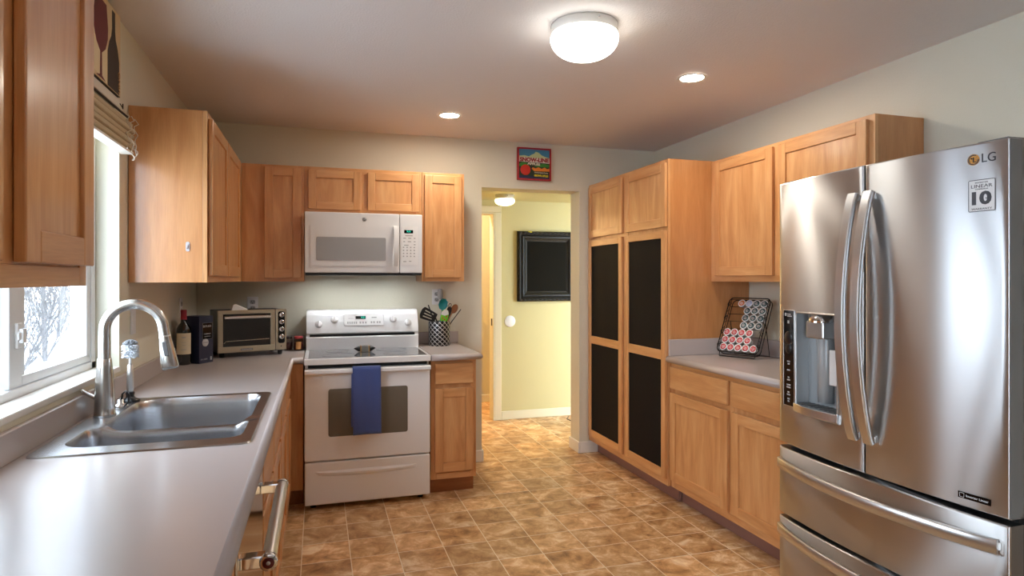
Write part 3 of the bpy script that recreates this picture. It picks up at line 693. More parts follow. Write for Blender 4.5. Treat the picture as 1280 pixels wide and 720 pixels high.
def towel():
    t = thing('dish_towel', 'blue denim towel draped over the white oven door handle', 'towel', (0.283, 3.90, 0.80))
    # cloth cross-section around the handle: (y,z) in world
    sec = [(3.884, 0.452), (3.886, 0.55), (3.884, 0.65), (3.884, 0.76), (3.884, 0.83), (3.886, 0.852), (3.894, 0.8605), (3.910, 0.8615), (3.920, 0.8580), (3.9235, 0.85), (3.9245, 0.80)]
    def sheet(name, sec, x0, x1, wob, skew=0.0):
        mb = MB(); nx = 14; vs = []
        fine = []
        for (a, b) in zip(sec[:-1], sec[1:]):
            m = 5 if abs(a[1]-b[1]) > 0.05 else 2
            fine += [(a[0]+(b[0]-a[0])*k/m, a[1]+(b[1]-a[1])*k/m) for k in range(m)]
        fine.append(sec[-1])
        for y, z in fine:
            for i in range(nx+1):
                q = i/nx; f_ = max(0, (0.85-z)/0.4); 
                wv = wob*f_*(math.sin(q*7.0+z*6)+0.6*math.sin(q*13+1.3))
                vs.append((x0+(x1-x0)*q+skew*f_-0.283, y-3.90-abs(wv)-0.0035*math.exp(-((q-0.5)/0.6)**2)*f_, z-0.80+0.004*math.sin(q*3)*f_))
        m = nx+1
        mb.add(vs, [(j*m+i, j*m+i+1, (j+1)*m+i+1, (j+1)*m+i) for j in range(len(fine)-1) for i in range(nx)], None, True)
        o = mb.build(name, 'towel', t); s = o.modifiers.new('thick', 'SOLIDIFY'); s.thickness = 0.004; s.offset = 0
        return o
    sheet('front_fold', sec, 0.199, 0.366, 0.004, 0.003)
    sheet('back_fold', [(3.8905, 0.50), (3.890, 0.6), (3.8895, 0.70), (3.8895, 0.82)], 0.193, 0.360, 0.002, -0.004)
towel()
NB = 0.86
t = thing('bow_ornament', 'small black pointed bow with a gold-edged band lying on the cooktop', 'ornament', (0.292, 4.20, 0.9168), 0.0); t.scale = (NB, NB, NB)
M['goldp'] = mat('gold_edge', (176, 140, 92), 0.35, 0.8); M['clearp'] = mat('silvery_band', (140, 138, 132), 0.2, 0.4)
for s_ in (-1, 1):
    mb = MB(); rows = []
    for x, hz, hy, zc in ((0.034, 0.020, 0.028, 0.021), (0.045, 0.022, 0.030, 0.023), (0.062, 0.013, 0.018, 0.024), (0.080, 0.002, 0.003, 0.026)):
        rows.append([(s_*x, hy*math.cos(2*PI*k/12), zc+hz*math.sin(2*PI*k/12)) for k in range(12)])
    vs = [v for q in rows for v in q]
    mb.add(vs, [(i*12+k, i*12+(k+1) % 12, (i+1)*12+(k+1) % 12, (i+1)*12+k) for i in range(3) for k in range(12)], None, True)
    mb.add(rows[0], [list(range(12))]); mb.add(rows[-1], [list(range(12))]); mb.build('bow_end', 'black', t)
b = MB().box(-0.034, 0.034, -0.032, 0.032, 0.0, 0.045).build('band', 'clearp', t, bevel=0.003)
for x in (-0.030, 0.030): MB().box(x-0.005, x+0.005, -0.0335, 0.0335, 0.0, 0.0465).build('band_edge', 'goldp', b, bevel=0.001)

# ------------------------------------------------------------------ microwave
def microwave():
    r = thing('microwave', 'white over-the-range microwave mounted above the stove', 'microwave', (-0.0815, 4.254, 1.427))
    W, H = 0.758, 0.399
    MB().box(0.004, W-0.004, 0.035, 0.383, 0.012, H-0.001).build('case', 'white', r, bevel=0.003)
    mb = MB(); mb.box(0.004, W-0.004, 0.006, 0.09, -0.012, 0.011); mb.box(0.004, W-0.004, 0.17, 0.383, -0.012, 0.011)
    for a, b in ((0.004, 0.11), (0.23, 0.49), (0.61, W-0.004)): mb.box(a, b, 0.09, 0.17, -0.012, 0.011)
    mb.build('underside_vent', 'black', r)
    for x in (0.17, 0.55):
        ho = MB().box(x-0.05, x+0.05, 0.10, 0.16, -0.004, 0.002).build('cooktop_lamp', 'hood', r); ho['label'] = 'lit cooktop lamp'
    d = MB().box(0.0, 0.6035, 0.0, 0.034, 0.004, H).build('door', 'white', r, bevel=0.006, seg=3)
    mb = MB(); o_ = rrect(0.036, 0.597, 0.050, 0.317, 0.004, 2)
    mb.prism(rrect(0.036, 0.560, 0.050, 0.317, 0.004, 2), 'y', -0.004, 0.0); mb.build('door_border', 'white', d, bevel=0.003)
    MB().prism(rrect(0.072, 0.514, 0.084, 0.237, 0.008, 3), 'y', -0.0062, -0.002).build('window', 'mwglass', d)
    # handle: a vertical blade curving off the door
    mb = MB(); rows = 20
    path = [(0.578, -0.006-0.030*math.sin(PI*k/rows)**0.6, 0.052+0.262*k/rows) for k in range(rows+1)]
    mb.sweep(path, [(-0.013, -0.007), (0.013, -0.007), (0.013, 0.007), (-0.013, 0.007)], (0, -1, 0))
    mb.build('handle', 'white', d, sharp=50)
    lg = MB().lathe([(0.0, 0.0022), (0.0125, 0.0022), (0.0135, 0.0)], 28, (0.375, 0.0, 0.357), (0, -1, 0)).build('badge', 'grey', d)
    mb = MB(); mb.tube([(0.375+0.0105*math.cos(2*PI*k/24), -0.0025, 0.357+0.0105*math.sin(2*PI*k/24)) for k in range(24)], 0.0008, 4, closed=True)
    text(mb, 'GE', 0.013, 0.375, -0.0022, 0.357); mb.build('badge_monogram', 'wprint', lg)
    c = MB().box(0.6065, W, 0.0, 0.034, 0.004, H).build('control_panel', 'white', r, bevel=0.006, seg=3)
    MB().prism(rrect(0.616, 0.728, 0.058, 0.318, 0.004, 2), 'y', -0.002, 0.0).build('keypad', 'whitep', c)
    ds = MB().box(0.636, 0.695, -0.0035, 0.0, 0.272, 0.293).build('display', 'blackgl', c)
    mb = MB(); text(mb, '9:31', 0.015, 0.666, -0.0036, 0.2825, 0.026); mb.build('display_digits', 'green_led', ds)
    mb = MB()
    for j in range(4):
        for i in range(4): mb.box(0.627+i*0.024, 0.636+i*0.024, -0.0026, -0.001, 0.112+j*0.020, 0.120+j*0.020)
    for x, z, q in ((0.63, 0.235, 0.018), (0.663, 0.235, 0.02), (0.70, 0.235, 0.012), (0.63, 0.212, 0.012), (0.66, 0.212, 0.022), (0.70, 0.212, 0.012), (0.70, 0.192, 0.012), (0.642, 0.252, 0.05), (0.635, 0.188, 0.03), (0.630, 0.078, 0.02), (0.668, 0.080, 0.016)):
        mb.box(x, x+q, -0.0026, -0.001, z, z+0.006)
    mb.build('keys', 'ltgrey', c)
microwave()

# ------------------------------------------------------------------ refrigerator
def fridge():
    r = thing('refrigerator', 'stainless french-door refrigerator with bottom drawers in the near right corner', 'refrigerator', (1.850, 2.190, 0), RGT)
    W, SAG = 0.920, 0.034
    def fy(x):
        e = min(x, W-x); rd = 0.010
        y = -SAG*(1-((x-W/2)/(W/2))**2)
        return y
    def panel(name, x0, x1, z0, z1, m, hole=None, yb=0.055, rd=0.007):
        xs = set(); n = 22
        for k in range(n+1): xs.add(round(x0+(x1-x0)*k/n, 5))
        for e in (0.0015, 0.0035, 0.006): xs |= {x0+e, x1-e}
        zs = {z0, z0+0.002, z0+0.006, z1-0.006, z1-0.002, z1}
        if hole: xs |= {hole[0], hole[1]}; zs |= {hole[2], hole[3]}
        xs = sorted(xs); zs = sorted(zs)
        def rnd(d): return 0 if d >= rd else rd-math.sqrt(max(0, rd*rd-(rd-d)**2))
        mb = MB(); vs = [(x, fy(x)+max(rnd(x-x0), rnd(x1-x), rnd(z-z0), rnd(z1-z)), z) for z in zs for x in xs]
        nx = len(xs); fs = []
        for j in range(len(zs)-1):
            for i in range(nx-1):
                cx, cz = (xs[i]+xs[i+1])/2, (zs[j]+zs[j+1])/2
                if hole and hole[0] < cx < hole[1] and hole[2] < cz < hole[3]: continue
                fs.append((j*nx+i, j*nx+i+1, (j+1)*nx+i+1, (j+1)*nx+i))
        mb.add(vs, fs, None, True)
        e = [(x, fy(x)+max(rd, 0), None) for x in xs]
        for z in (z0, z1):
            a = [(x, fy(x)+max(rnd(x-x0), rnd(x1-x), rd), z) for x in xs]; b = [(x, yb, z) for x in xs]
            mb.add(a+b, [(i, i+1, nx+i+1, nx+i) for i in range(nx-1)])
        for x in (x0, x1): mb.add([(x, fy(x)+rd, z0), (x, fy(x)+rd, z1), (x, yb, z1), (x, yb, z0)], [(0, 1, 2, 3)])
        mb.add([(x0, yb, z0), (x1, yb, z0), (x1, yb, z1), (x0, yb, z1)], [(0, 1, 2, 3)])
        return mb.build(name, m, r)
    MB().box(0.006, W-0.006, 0.075, 0.80, 0.035, 1.752).build('cabinet_case', 'caseblk', r, bevel=0.004)
    MB().box(0.012, W-0.012, 0.052, 0.078, 0.06, 1.765).build('door_gasket', 'dark', r)
    for x in (0.06, W-0.06):
        for y in (0.12, 0.72): MB().lathe([(0, 0), (0.022, 0), (0.022, 0.036), (0, 0.036)], 12, (x, y, 0)).build('foot', 'black', r)
    MB().box(0.02, W-0.02, 0.06, 0.08, 0.0, 0.056).build('base_grille', 'black', r)
    for x in (0.055, W-0.055):
        MB().box(x-0.045, x+0.045, 0.01, 0.16, 1.766, 1.792).build('hinge_cover', 'casegrey', r, bevel=0.004)
    HX0, HX1, HZ0, HZ1 = 0.112, 0.345, 0.878, 1.258
    dl = panel('left_door', 0.0, 0.4575, 0.712, 1.786, 'ss', (HX0, HX1, HZ0, HZ1))
    d2 = panel('right_door', 0.4645, W, 0.712, 1.786, 'ss')
    u1 = panel('middle_drawer', 0.0, W, 0.418, 0.694, 'ssd'); u2 = panel('bottom_drawer', 0.0, W, 0.065, 0.403, 'ssd')
    # door side skins
    for d, x in ((d2, W+0.0005),):
        MB().box(x, x+0.0008, 0.002, 0.05, 0.716, 1.782).build('door_side', 'casegrey', d)
    # vertical bow handles
    def vhandle(parent, xc):
        n = 28; path = []; z0, z1 = 0.826, 1.688
        for k in range(n+1):
            q = k/n; path.append((xc, fy(xc)-0.012-0.060*math.sin(PI*q)**0.75, z0+(z1-z0)*q))
        h = MB().sweep(path, [(-0.019, -0.006), (-0.016, -0.010), (0.016, -0.010), (0.019, -0.006), (0.019, 0.006), (0.016, 0.010), (-0.016, 0.010), (-0.019, 0.006)], (0, -1, 0)).build('handle', 'handle', parent, sharp=50)
        for z in (z0+0.012, z1-0.012): MB().box(xc-0.013, xc+0.013, fy(xc)-0.014, fy(xc)+0.004, z-0.012, z+0.012).build('handle_mount', 'handle', h, bevel=0.002)
    vhandle(dl, 0.428); vhandle(d2, 0.494)
    def hhandle(parent, z, x0=0.022, x1=0.898):
        n = 30; path = []
        for k in range(n+1):
            q = k/n; x = x0+(x1-x0)*q; path.append((x, fy(x)-0.013-0.040*math.sin(PI*q)**0.7, z))
        h = MB().sweep(path, [(-0.017, -0.010), (0.017, -0.010), (0.021, -0.005), (0.021, 0.006), (0.017, 0.010), (-0.017, 0.010), (-0.021, 0.006), (-0.021, -0.005)], (0, -1, 0)).build('handle', 'handle', parent, sharp=50)
        for x in (x0+0.012, x1-0.012): MB().box(x-0.012, x+0.012, fy(x)-0.016, fy(x)+0.004, z-0.012, z+0.012).build('handle_mount', 'handle', h, bevel=0.002)
    hhandle(u1, 0.632); hhandle(u2, 0.360)
    # ice and water dispenser
    M['recess'] = mat('silver_recess', (176, 180, 182), 0.3, 0.25)
    yf = lambda x: fy(x)
    mb = MB(); yb = 0.048
    N = 8
    def col(x, z): return (x, fy(x)+0.001, z)
    mb.add([(HX0, yb, HZ0), (HX1, yb, HZ0), (HX1, yb, HZ1), (HX0, yb, HZ1)], [(0, 1, 2, 3)])
    for x in (HX0, HX1): mb.add([col(x, HZ0), (x, yb, HZ0), (x, yb, HZ1), col(x, HZ1)], [(0, 1, 2, 3)])
    for z in (HZ0, HZ1): mb.add([col(HX0+(HX1-HX0)*k/N, z) for k in range(N+1)]+[(HX0+(HX1-HX0)*k/N, yb, z) for k in range(N+1)], [(k, k+1, N+2+k, N+1+k) for k in range(N)])
    rc = mb.build('dispenser_recess', 'recess', dl)
    pts = [(HX0, HZ0), (HX1, HZ0), (HX1, HZ1), (HX0, HZ1)]
    MB().tube([(x, fy(x)-0.001, z) for x, z in rrect(HX0+0.002, HX1-0.002, HZ0+0.002, HZ1-0.002, 0.012, 4)], 0.004, 6, closed=True).build('recess_trim', 'handle', dl)
    MB().box(0.178, 0.268, -0.026, 0.03, 1.160, 1.226).build('ice_chute', 'handle', rc, bevel=0.006, seg=3)
    MB().lathe([(0.046, 0), (0.045, 0.015), (0.036, 0.028), (0.015, 0.032), (0, 0.032)], 24, (0.222, 0.008, 1.222)).build('chute_dome', 'chrome', rc)
    MB().lathe([(0.034, 0), (0.031, -0.10), (0.030, -0.25), (0.0, -0.25)], 20, (0.218, 0.035, 1.16)).build('water_column', 'recess', rc)
    MB().box(0.262, 0.330, 0.006, 0.016, 0.985, 1.12).build('paddle', 'whitep', rc, bevel=0.004)
    mb = MB(); 
    vs = []
    for k in range(N+1):
        x = HX0-0.004+(HX1-HX0+0.008)*k/N; q = k/N; out = fy(x)-0.010-0.016*math.sin(PI*q)
        vs += [(x, out, 0.892), (x, out, 0.862), (x, fy(x)+0.004, 0.852), (x, 0.04, 0.886), (x, 0.04, 0.894)]
    mb.add(vs, [(i*5+k, i*5+(k+1) % 5, (i+1)*5+(k+1) % 5, (i+1)*5+k) for i in range(N) for k in range(5)], None, False)
    mb.add(vs[:5], [(0, 1, 2, 3, 4)]); mb.add(vs[-5:], [(0, 1, 2, 3, 4)])
    tr = mb.build('drip_tray', 'handle', rc, bevel=0.002)
    mb = MB()
    for k in range(9): mb.box(HX0+0.02+k*0.0235, HX0+0.028+k*0.0235, -0.028, 0.035, 0.8942, 0.8958)
    mb.build('tray_grate', 'grey', tr)
    # black control strip
    CX0, CX1 = 0.036, 0.106
    mb = MB(); n = 6; vs = []
    for z in (0.872, 1.262):
        for k in range(n+1):
            x = CX0+(CX1-CX0)*k/n; vs.append((x, fy(x)-0.0035, z))
        for k in range(n+1):
            x = CX0+(CX1-CX0)*k/n; vs.append((x, fy(x)+0.003, z))
    m_ = n+1
    mb.add(vs, [(k, k+1, 2*m_+k+1, 2*m_+k) for k in range(n)]+[(k, k+1, m_+k+1, m_+k) for k in range(n)]+[(2*m_+k, 2*m_+k+1, 3*m_+k+1, 3*m_+k) for k in range(n)]+[(0, m_, 3*m_, 2*m_), (n, m_+n, 3*m_+n, 2*m_+n)])
    cp = mb.build('control_strip', 'blackgl', dl)
    MB().tube([(x, fy(x)-0.002, z) for x, z in rrect(CX0, CX1, 0.872, 1.262, 0.004, 2)], 0.0022, 6, closed=True).build('strip_trim', 'handle', cp)
    mb = MB(); bend = lambda p: (p[0], fy(p[0])-0.0036+p[1], p[2])
    def q(x0, x1, z0, z1): mb.add([bend((x0, -0.0006, z0)), bend((x1, -0.0006, z0)), bend((x1, -0.0006, z1)), bend((x0, -0.0006, z1))], [(0, 1, 2, 3)])
    q(0.046, 0.058, 1.238, 1.250); q(0.062, 0.085, 1.244, 1.248); q(0.062, 0.092, 1.236, 1.240); q(0.064, 0.076, 1.208, 1.220)
    for z, ws in ((1.05, (0.02, 0.014)), (1.015, (0.02,)), (0.985, (0.012, 0.02)), (0.955, (0.026, 0.026)), (0.925, (0.014, 0.022)), (0.898, (0.016, 0.012))):
        for i, w_ in enumerate(ws): q(0.071-w_/2, 0.071+w_/2, z-i*0.010, z+0.006-i*0.010)
    mb.build('icons', 'ltgrey', cp)
    mb = MB(); mb.lathe([(0.0, 0.003), (0.022, 0.003), (0.026, 0.0)], 24, (0.071, fy(0.071)-0.0035, 1.150), (0, -1, 0)); mb.lathe([(0.0, 0.003), (0.016, 0.003), (0.02, 0.0)], 24, (0.071, fy(0.071)-0.0035, 1.105), (0, -1, 0)); mb.build('dial', 'black', cp)
    # logo, sticker and badge on the right door
    bend2 = lambda p: (p[0], fy(p[0])-0.0006+p[1], p[2])
    mb = MB(); text(mb, 'LG', 0.037, 0.868, 0.0, 1.738, 0.036, f=bend2); lg = mb.build('logo_lettering', 'dkprint', d2)
    M['bronze'] = mat('bronze_logo', (176, 128, 72), 0.25, 0.9)
    mb = MB(); cx, cz, R = 0.828, 1.738, 0.0165
    mb.add([bend2((cx, -0.0008, cz))]+[bend2((cx+R*math.cos(2*PI*k/36), -0.0008, cz+R*math.sin(2*PI*k/36))) for k in range(36)], [(0, k+1, (k+1) % 36+1) for k in range(36)])
    o = mb.build('logo_disc', 'bronze', d2)
    mb = MB(); mb.tube([bend2((cx+0.0132*math.cos(a), -0.0012, cz+0.0132*math.sin(a))) for a in [math.radians(60+300*k/24) for k in range(25)]], 0.0016, 5)
    mb.tube([bend2((cx, -0.0014, cz+0.007)), bend2((cx, -0.0014, cz-0.007)), bend2((cx+0.006, -0.0014, cz-0.007))], 0.0014, 5)
    mb.lathe([(0, 0.001), (0.002, 0.001), (0.0022, 0)], 10, bend2((cx-0.005, -0.001, cz+0.004)), (0, -1, 0)); mb.build('logo_face', 'dkprint', o)
    x0, x1, z0, z1 = 0.814, 0.886, 1.585, 1.678
    def sheet(nm, a, b, c, d, off, m, par):
        mb = MB(); k_ = 6; mb.add([bend2((a+(b-a)*i/k_, off, z)) for z in (c, d) for i in range(k_+1)], [(i, i+1, k_+2+i, k_+1+i) for i in range(k_)]); return mb.build(nm, m, par)
    st = sheet('sticker', x0, x1, z0, z1, -0.0006, 'wprint', d2)
    mb = MB()
    pr = rrect(x0+0.001, x1-0.001, z0+0.001, z1-0.001, 0.003, 3)
    mb.tube([bend2((x, -0.001, z)) for x, z in pr], 0.0009, 4, closed=True)
    text(mb, '10', 0.050, 0.850, -0.0006, 1.622, 0.052, f=bend2, bold=0.0022)
    text(mb, 'LINEAR', 0.014, 0.850, -0.0006, 1.6585, 0.056, f=bend2); text(mb, 'INVERTER', 0.006, 0.850, -0.0006, 1.669, 0.034, f=bend2); text(mb, 'COMPRESSOR', 0.005, 0.850, -0.0006, 1.650, 0.034, f=bend2)
    text(mb, 'WARRANTY', 0.008, 0.850, -0.0006, 1.5925, 0.054, f=bend2); text(mb, 'YEAR', 0.006, 0.8655, -0.0009, 1.622, 0.012, f=bend2)
    mb.build('sticker_print', 'dkprint', st)
    bd = sheet('badge', 0.785, 0.874, 0.737, 0.756, -0.0006, 'blackgl', d2)
    mb = MB(); text(mb, 'Inverter Linear', 0.0095, 0.838, -0.0008, 0.7465, 0.060, f=bend2)
    mb.tube([bend2((x, -0.001, z)) for x, z in rrect(0.790, 0.802, 0.7405, 0.7525, 0.001, 2)], 0.0006, 4, closed=True); mb.build('badge_print', 'wprint', bd)
fridge()

# ------------------------------------------------------------------ ceiling lights
def dome(name, label, loc, R, drop, mdome):
    t = thing(name, label, 'ceiling light', loc)
    MB().lathe([(R*0.90, -0.0005), (R*0.98, -0.002), (R*0.985, -0.038), (R*0.90, -0.042), (0, -0.042)], 48).build('base_ring', 'trim', t)
    pr = [(R*0.90, -0.036), (R*0.97, -0.039), (R*1.005, -0.050), (R*1.01, -0.056)]
    for k in range(1, 11):
        a = PI/2*k/10; pr.append((R*1.01*math.cos(a)**0.85 if k < 10 else 0.0, -0.056-(drop-0.056)*math.sin(a)))
    lab(MB().lathe(pr, 48).build('glass_shade', mdome, t), 'lit white glass shade')
    MB().lathe([(0, 0.004), (0.004, 0.004), (0.005, 0)], 10, (0.0, -R*0.985, -0.016), (0, -1, 0)).build('screw', 'chrome', t)
    return t
dome('ceiling_light', 'lit white dome light in the middle of the kitchen ceiling', (1.066, 2.425, ZC), 0.141, 0.141, 'dome')
dome('ceiling_light', 'small lit dome light on the hallway ceiling beyond the opening', (1.655, 5.585, HC), 0.092, 0.10, 'halldome')
dome('ceiling_light', 'added unseen dome lamp warming the room beyond the hall doorway', (1.0, 6.45, 2.5), 0.12, 0.10, 'added_room_bulb')  # out of view, added to light the far room warmly
def can(label, x, y):
    t = thing('recessed_light', label, 'recessed light', (x, y, ZC), 0, 'recessed ceiling lights')
    MB().lathe([(0.058, -0.0015), (0.060, -0.005), (0.074, -0.004), (0.077, -0.0005)], 40).build('trim_ring', 'trim', t)
    MB().lathe([(0.0, -0.0022), (0.058, -0.0022), (0.058, -0.0008)], 40).build('lens', 'can', t)
can('small lit recessed light over the stove side, the left of the two', 0.814, 4.005)
can('small lit recessed light nearest the right wall cabinets', 1.882, 2.882)

# ------------------------------------------------------------------ wall fixtures
def outlet(label, loc, rot, name='wall_outlet', cat='outlet', switch=False):
    t = thing(name, label, cat, loc, rot)
    MB().box(-0.035, 0.035, -0.006, -0.0005, -0.057, 0.057).build('cover_plate', 'whitep', t, bevel=0.003)
    if switch:
        MB().box(-0.016, 0.016, -0.0085, -0.004, -0.033, 0.033).build('rocker', 'whitep', t, bevel=0.002)
    else:
        for z in (0.021, -0.021):
            rcp = MB().prism(rrect(-0.017, 0.017, z-0.014, z+0.014, 0.010, 4), 'y', -0.0075, -0.004).build('receptacle', 'ltgrey', t)
            mb = MB()
            for x in (-0.007, 0.007): mb.box(x-0.0013, x+0.0013, -0.0082, -0.006, z-0.002, z+0.007)
            mb.box(-0.003, 0.003, -0.0082, -0.006, z-0.010, z-0.005); mb.build('slots', 'dark', rcp)
    return t
outlet('white wall outlet on the back wall just above the toaster oven', (-0.427, YB, 1.212), 0)
outlet('white switch plate on the left wall behind the faucet, nearest the window', (XL, 3.118, 1.205), LFT, 'light_switch', 'switch', True)
outlet('white outlet on the left wall above the wine bottle', (XL, 4.125, 1.222), LFT)
outlet('white wall outlet on the back wall behind the plugged-in air freshener', (0.845, YB, 1.258), 0)
t = thing('air_freshener', 'pale grey plug-in air freshener on the back wall above the utensil crock', 'air freshener', (0.866, YB-0.009, 1.275))
MB().lathe([(0.0, -0.038), (0.014, -0.036), (0.021, -0.015), (0.022, 0.01), (0.018, 0.034), (0.010, 0.042), (0.0, 0.043)], 20, (0, -0.024, 0)).build('housing', 'ltgrey', t)
MB().box(-0.012, 0.012, -0.008, 0.0, -0.02, 0.02).build('plug', 'whitep', t, bevel=0.002)
t = thing('wall_hook', 'clear adhesive hook stuck on the plain side of the corner wall cabinet', 'hook', (-0.544, 3.047, 1.532))
M['clear'] = mat('clear_plastic', (226, 222, 224), 0.15, trans=0.3)
MB().prism(rrect(-0.008, 0.008, -0.022, 0.020, 0.007, 4), 'y', -0.003, -0.0005).build('backing', 'clear', t)
MB().tube([(0, -0.003, 0.008), (0, -0.008, -0.002), (0, -0.013, -0.010), (0, -0.016, -0.004)], 0.0025, 8).build('hook_arm', 'clear', t)
o = MB().lathe([(0.0, 0.007), (0.050, 0.007), (0.056, 0.004), (0.057, 0.0)], 36, (0, 0, 0), (0, -1, 0)).build('wall_bumper', 'whitep', loc=(1.822, HY-0.0005, 0.972))
tag(o, 'round white door bumper disc on the hallway wall below the chalkboard', 'wall bumper')

# ------------------------------------------------------------------ pictures
def fruit_sign():
    t = thing('wall_sign', 'red-framed fruit crate sign with an apple, above the doorway', 'sign', (1.607, YB-0.001, 2.283))
    W, H = 0.276, 0.252; w2, h2 = W/2, H/2
    fr = MB(); f = 0.013
    fr.box(-w2, w2, -0.030, -0.002, h2-f, h2); fr.box(-w2, w2, -0.030, -0.002, -h2, -h2+f); fr.box(-w2, -w2+f, -0.030, -0.002, -h2+f, h2-f); fr.box(w2-f, w2, -0.030, -0.002, -h2+f, h2-f)
    M['signred'] = mat('sign_red', (170, 20, 34), 0.35); fr.build('frame', 'signred', t, bevel=0.002)
    for k, c in dict(sky=(62, 136, 178), snow=(196, 212, 160), banner=(226, 216, 206), lett=(150, 18, 30), dkg=(30, 48, 26), apple=(206, 44, 28), leaf=(52, 130, 40), orange=(228, 130, 40), yellow=(222, 200, 30), navy=(24, 34, 72), cream=(226, 220, 200)).items():
        M['s_'+k] = mat('sign_'+k, c, 0.45)
    pn = MB().box(-w2+f, w2-f, -0.022, -0.003, -h2+f, h2-f).build('picture_panel', 's_sky', t)
    L = -0.0222
    def poly(nm, pts, lay, m): 
        return MB().prism(pts, 'y', L-0.0005*lay, L+0.002).build(nm, m, pn)
    a, b, c, d = -w2+f, w2-f, -h2+f, h2-f
    poly('mountains', [(a, 0.046), (a, 0.060), (-0.08, 0.066), (-0.045, 0.058), (-0.02, 0.074), (0.0, 0.082), (0.012, 0.098), (0.035, 0.092), (0.06, 0.072), (0.085, 0.062), (b, 0.052), (b, 0.046)], 1, 's_snow')
    poly('orchard', [(a, c), (b, c), (b, 0.02), (a, 0.02)], 1, 's_dkg')
    poly('water', [(a, c), (b, c), (b, c+0.018), (a, c+0.022)], 2, 's_navy')
    poly('banner', [(a, 0.016), (b, 0.010), (b, 0.048), (a, 0.052)], 3, 's_banner')
    mb = MB(); text(mb, 'SNOW-LINE', 0.042, 0.0, L-0.0018, 0.0315, 0.238, bold=0.0022); mb.build('title_lettering', 's_lett', pn)
    poly('foliage', [(a, -0.004), (-0.10, 0.012), (-0.06, 0.006), (-0.04, -0.012), (-0.06, -0.02), (a, -0.02)], 3, 's_leaf')
    poly('hills', [(0.0, -0.02), (0.03, -0.005), (0.07, 0.006), (b, 0.0), (b, -0.02)], 2, 's_leaf')
    poly('groves', [(-0.022, -0.036), (-0.014, -0.024), (0.01, -0.032), (0.035, -0.022), (0.06, -0.034), (0.085, -0.022), (0.105, -0.034), (b, -0.028), (b, -0.052), (0.0, -0.054)], 3, 's_orange')
    MB().lathe([(0, 0.004), (0.03, 0.0035), (0.040, 0.002), (0.042, 0.0)], 30, (-0.072, L, -0.046), (0, -1, 0)).build('apple', 's_apple', pn)
    mb = MB(); text(mb, 'APPLES', 0.022, -0.005, L-0.0018, 0.0, 0.105, rot=-0.05, bold=0.0012); text(mb, 'WASHINGTON', 0.014, 0.055, L-0.0018, -0.066, 0.112, rot=-0.03); mb.build('lettering', 's_cream', pn)
    mb = MB(); text(mb, 'GROWN APPLES', 0.020, 0.056, L-0.0018, -0.089, 0.115, rot=-0.03, bold=0.0012); mb.build('yellow_lettering', 's_yellow', pn)
fruit_sign()
def wine_canvas():
    t = thing('wall_canvas', 'canvas picture of a wine glass and a dark bottle, high above the window', 'picture', (XL+0.001, 2.80, 2.098), LFT)
    # local x = world y offset, front faces +x world; extends towards the camera
    W, H, D = 0.46, 0.315, 0.036
    for k, c in dict(ground=(214, 190, 148), wine=(104, 26, 34), bottle=(44, 30, 26), gold=(176, 128, 66), edge=(52, 46, 38), lite=(232, 216, 180)).items(): M['c_'+k] = mat('canvas_'+k, c, 0.6)
    MB().box(-W, 0, -D, -0.001, 0, H).build('stretcher', 'c_edge', t)
    pn = MB().box(-W+0.002, -0.002, -D-0.0015, -D+0.001, 0.002, H-0.002).build('painted_face', 'c_ground', t)
    y = -D-0.0015
    def poly(nm, pts, lay, m): return MB().prism(pts, 'y', y-0.0004*lay, y+0.0005).build(nm, m, pn)
    poly('light_patch', [(-0.33, 0.02), (-0.165, 0.005), (-0.165, 0.14), (-0.33, 0.14)], 1, 'c_lite')
    bw = 0.069; bc = -0.088
    poly('bottle', [(bc-bw, 0.004), (bc+bw-0.0, 0.004), (bc+bw, 0.13), (bc+bw*0.75, 0.17), (bc+0.026, 0.20), (bc+0.018, 0.23), (bc+0.018, 0.300), (bc-0.018, 0.300), (bc-0.018, 0.23), (bc-0.026, 0.20), (bc-bw*0.75, 0.17), (bc-bw, 0.13)], 2, 'c_bottle')
    gc = -0.232
    poly('glass_of_wine', [(gc-0.05, 0.008), (gc+0.05, 0.008), (gc+0.012, 0.018), (gc+0.009, 0.10), (gc+0.05, 0.125), (gc+0.075, 0.17), (gc+0.078, 0.21), (gc+0.06, 0.29), (gc-0.06, 0.29), (gc-0.078, 0.21), (gc-0.075, 0.17), (gc-0.05, 0.125), (gc-0.009, 0.10), (gc-0.012, 0.018)], 2, 'c_wine')
    mb = MB(); text(mb, 'VINO', 0.038, -0.018, y-0.0005, 0.05, 0.085, rot=PI/2); mb.build('lettering', 'c_gold', pn)
wine_canvas()
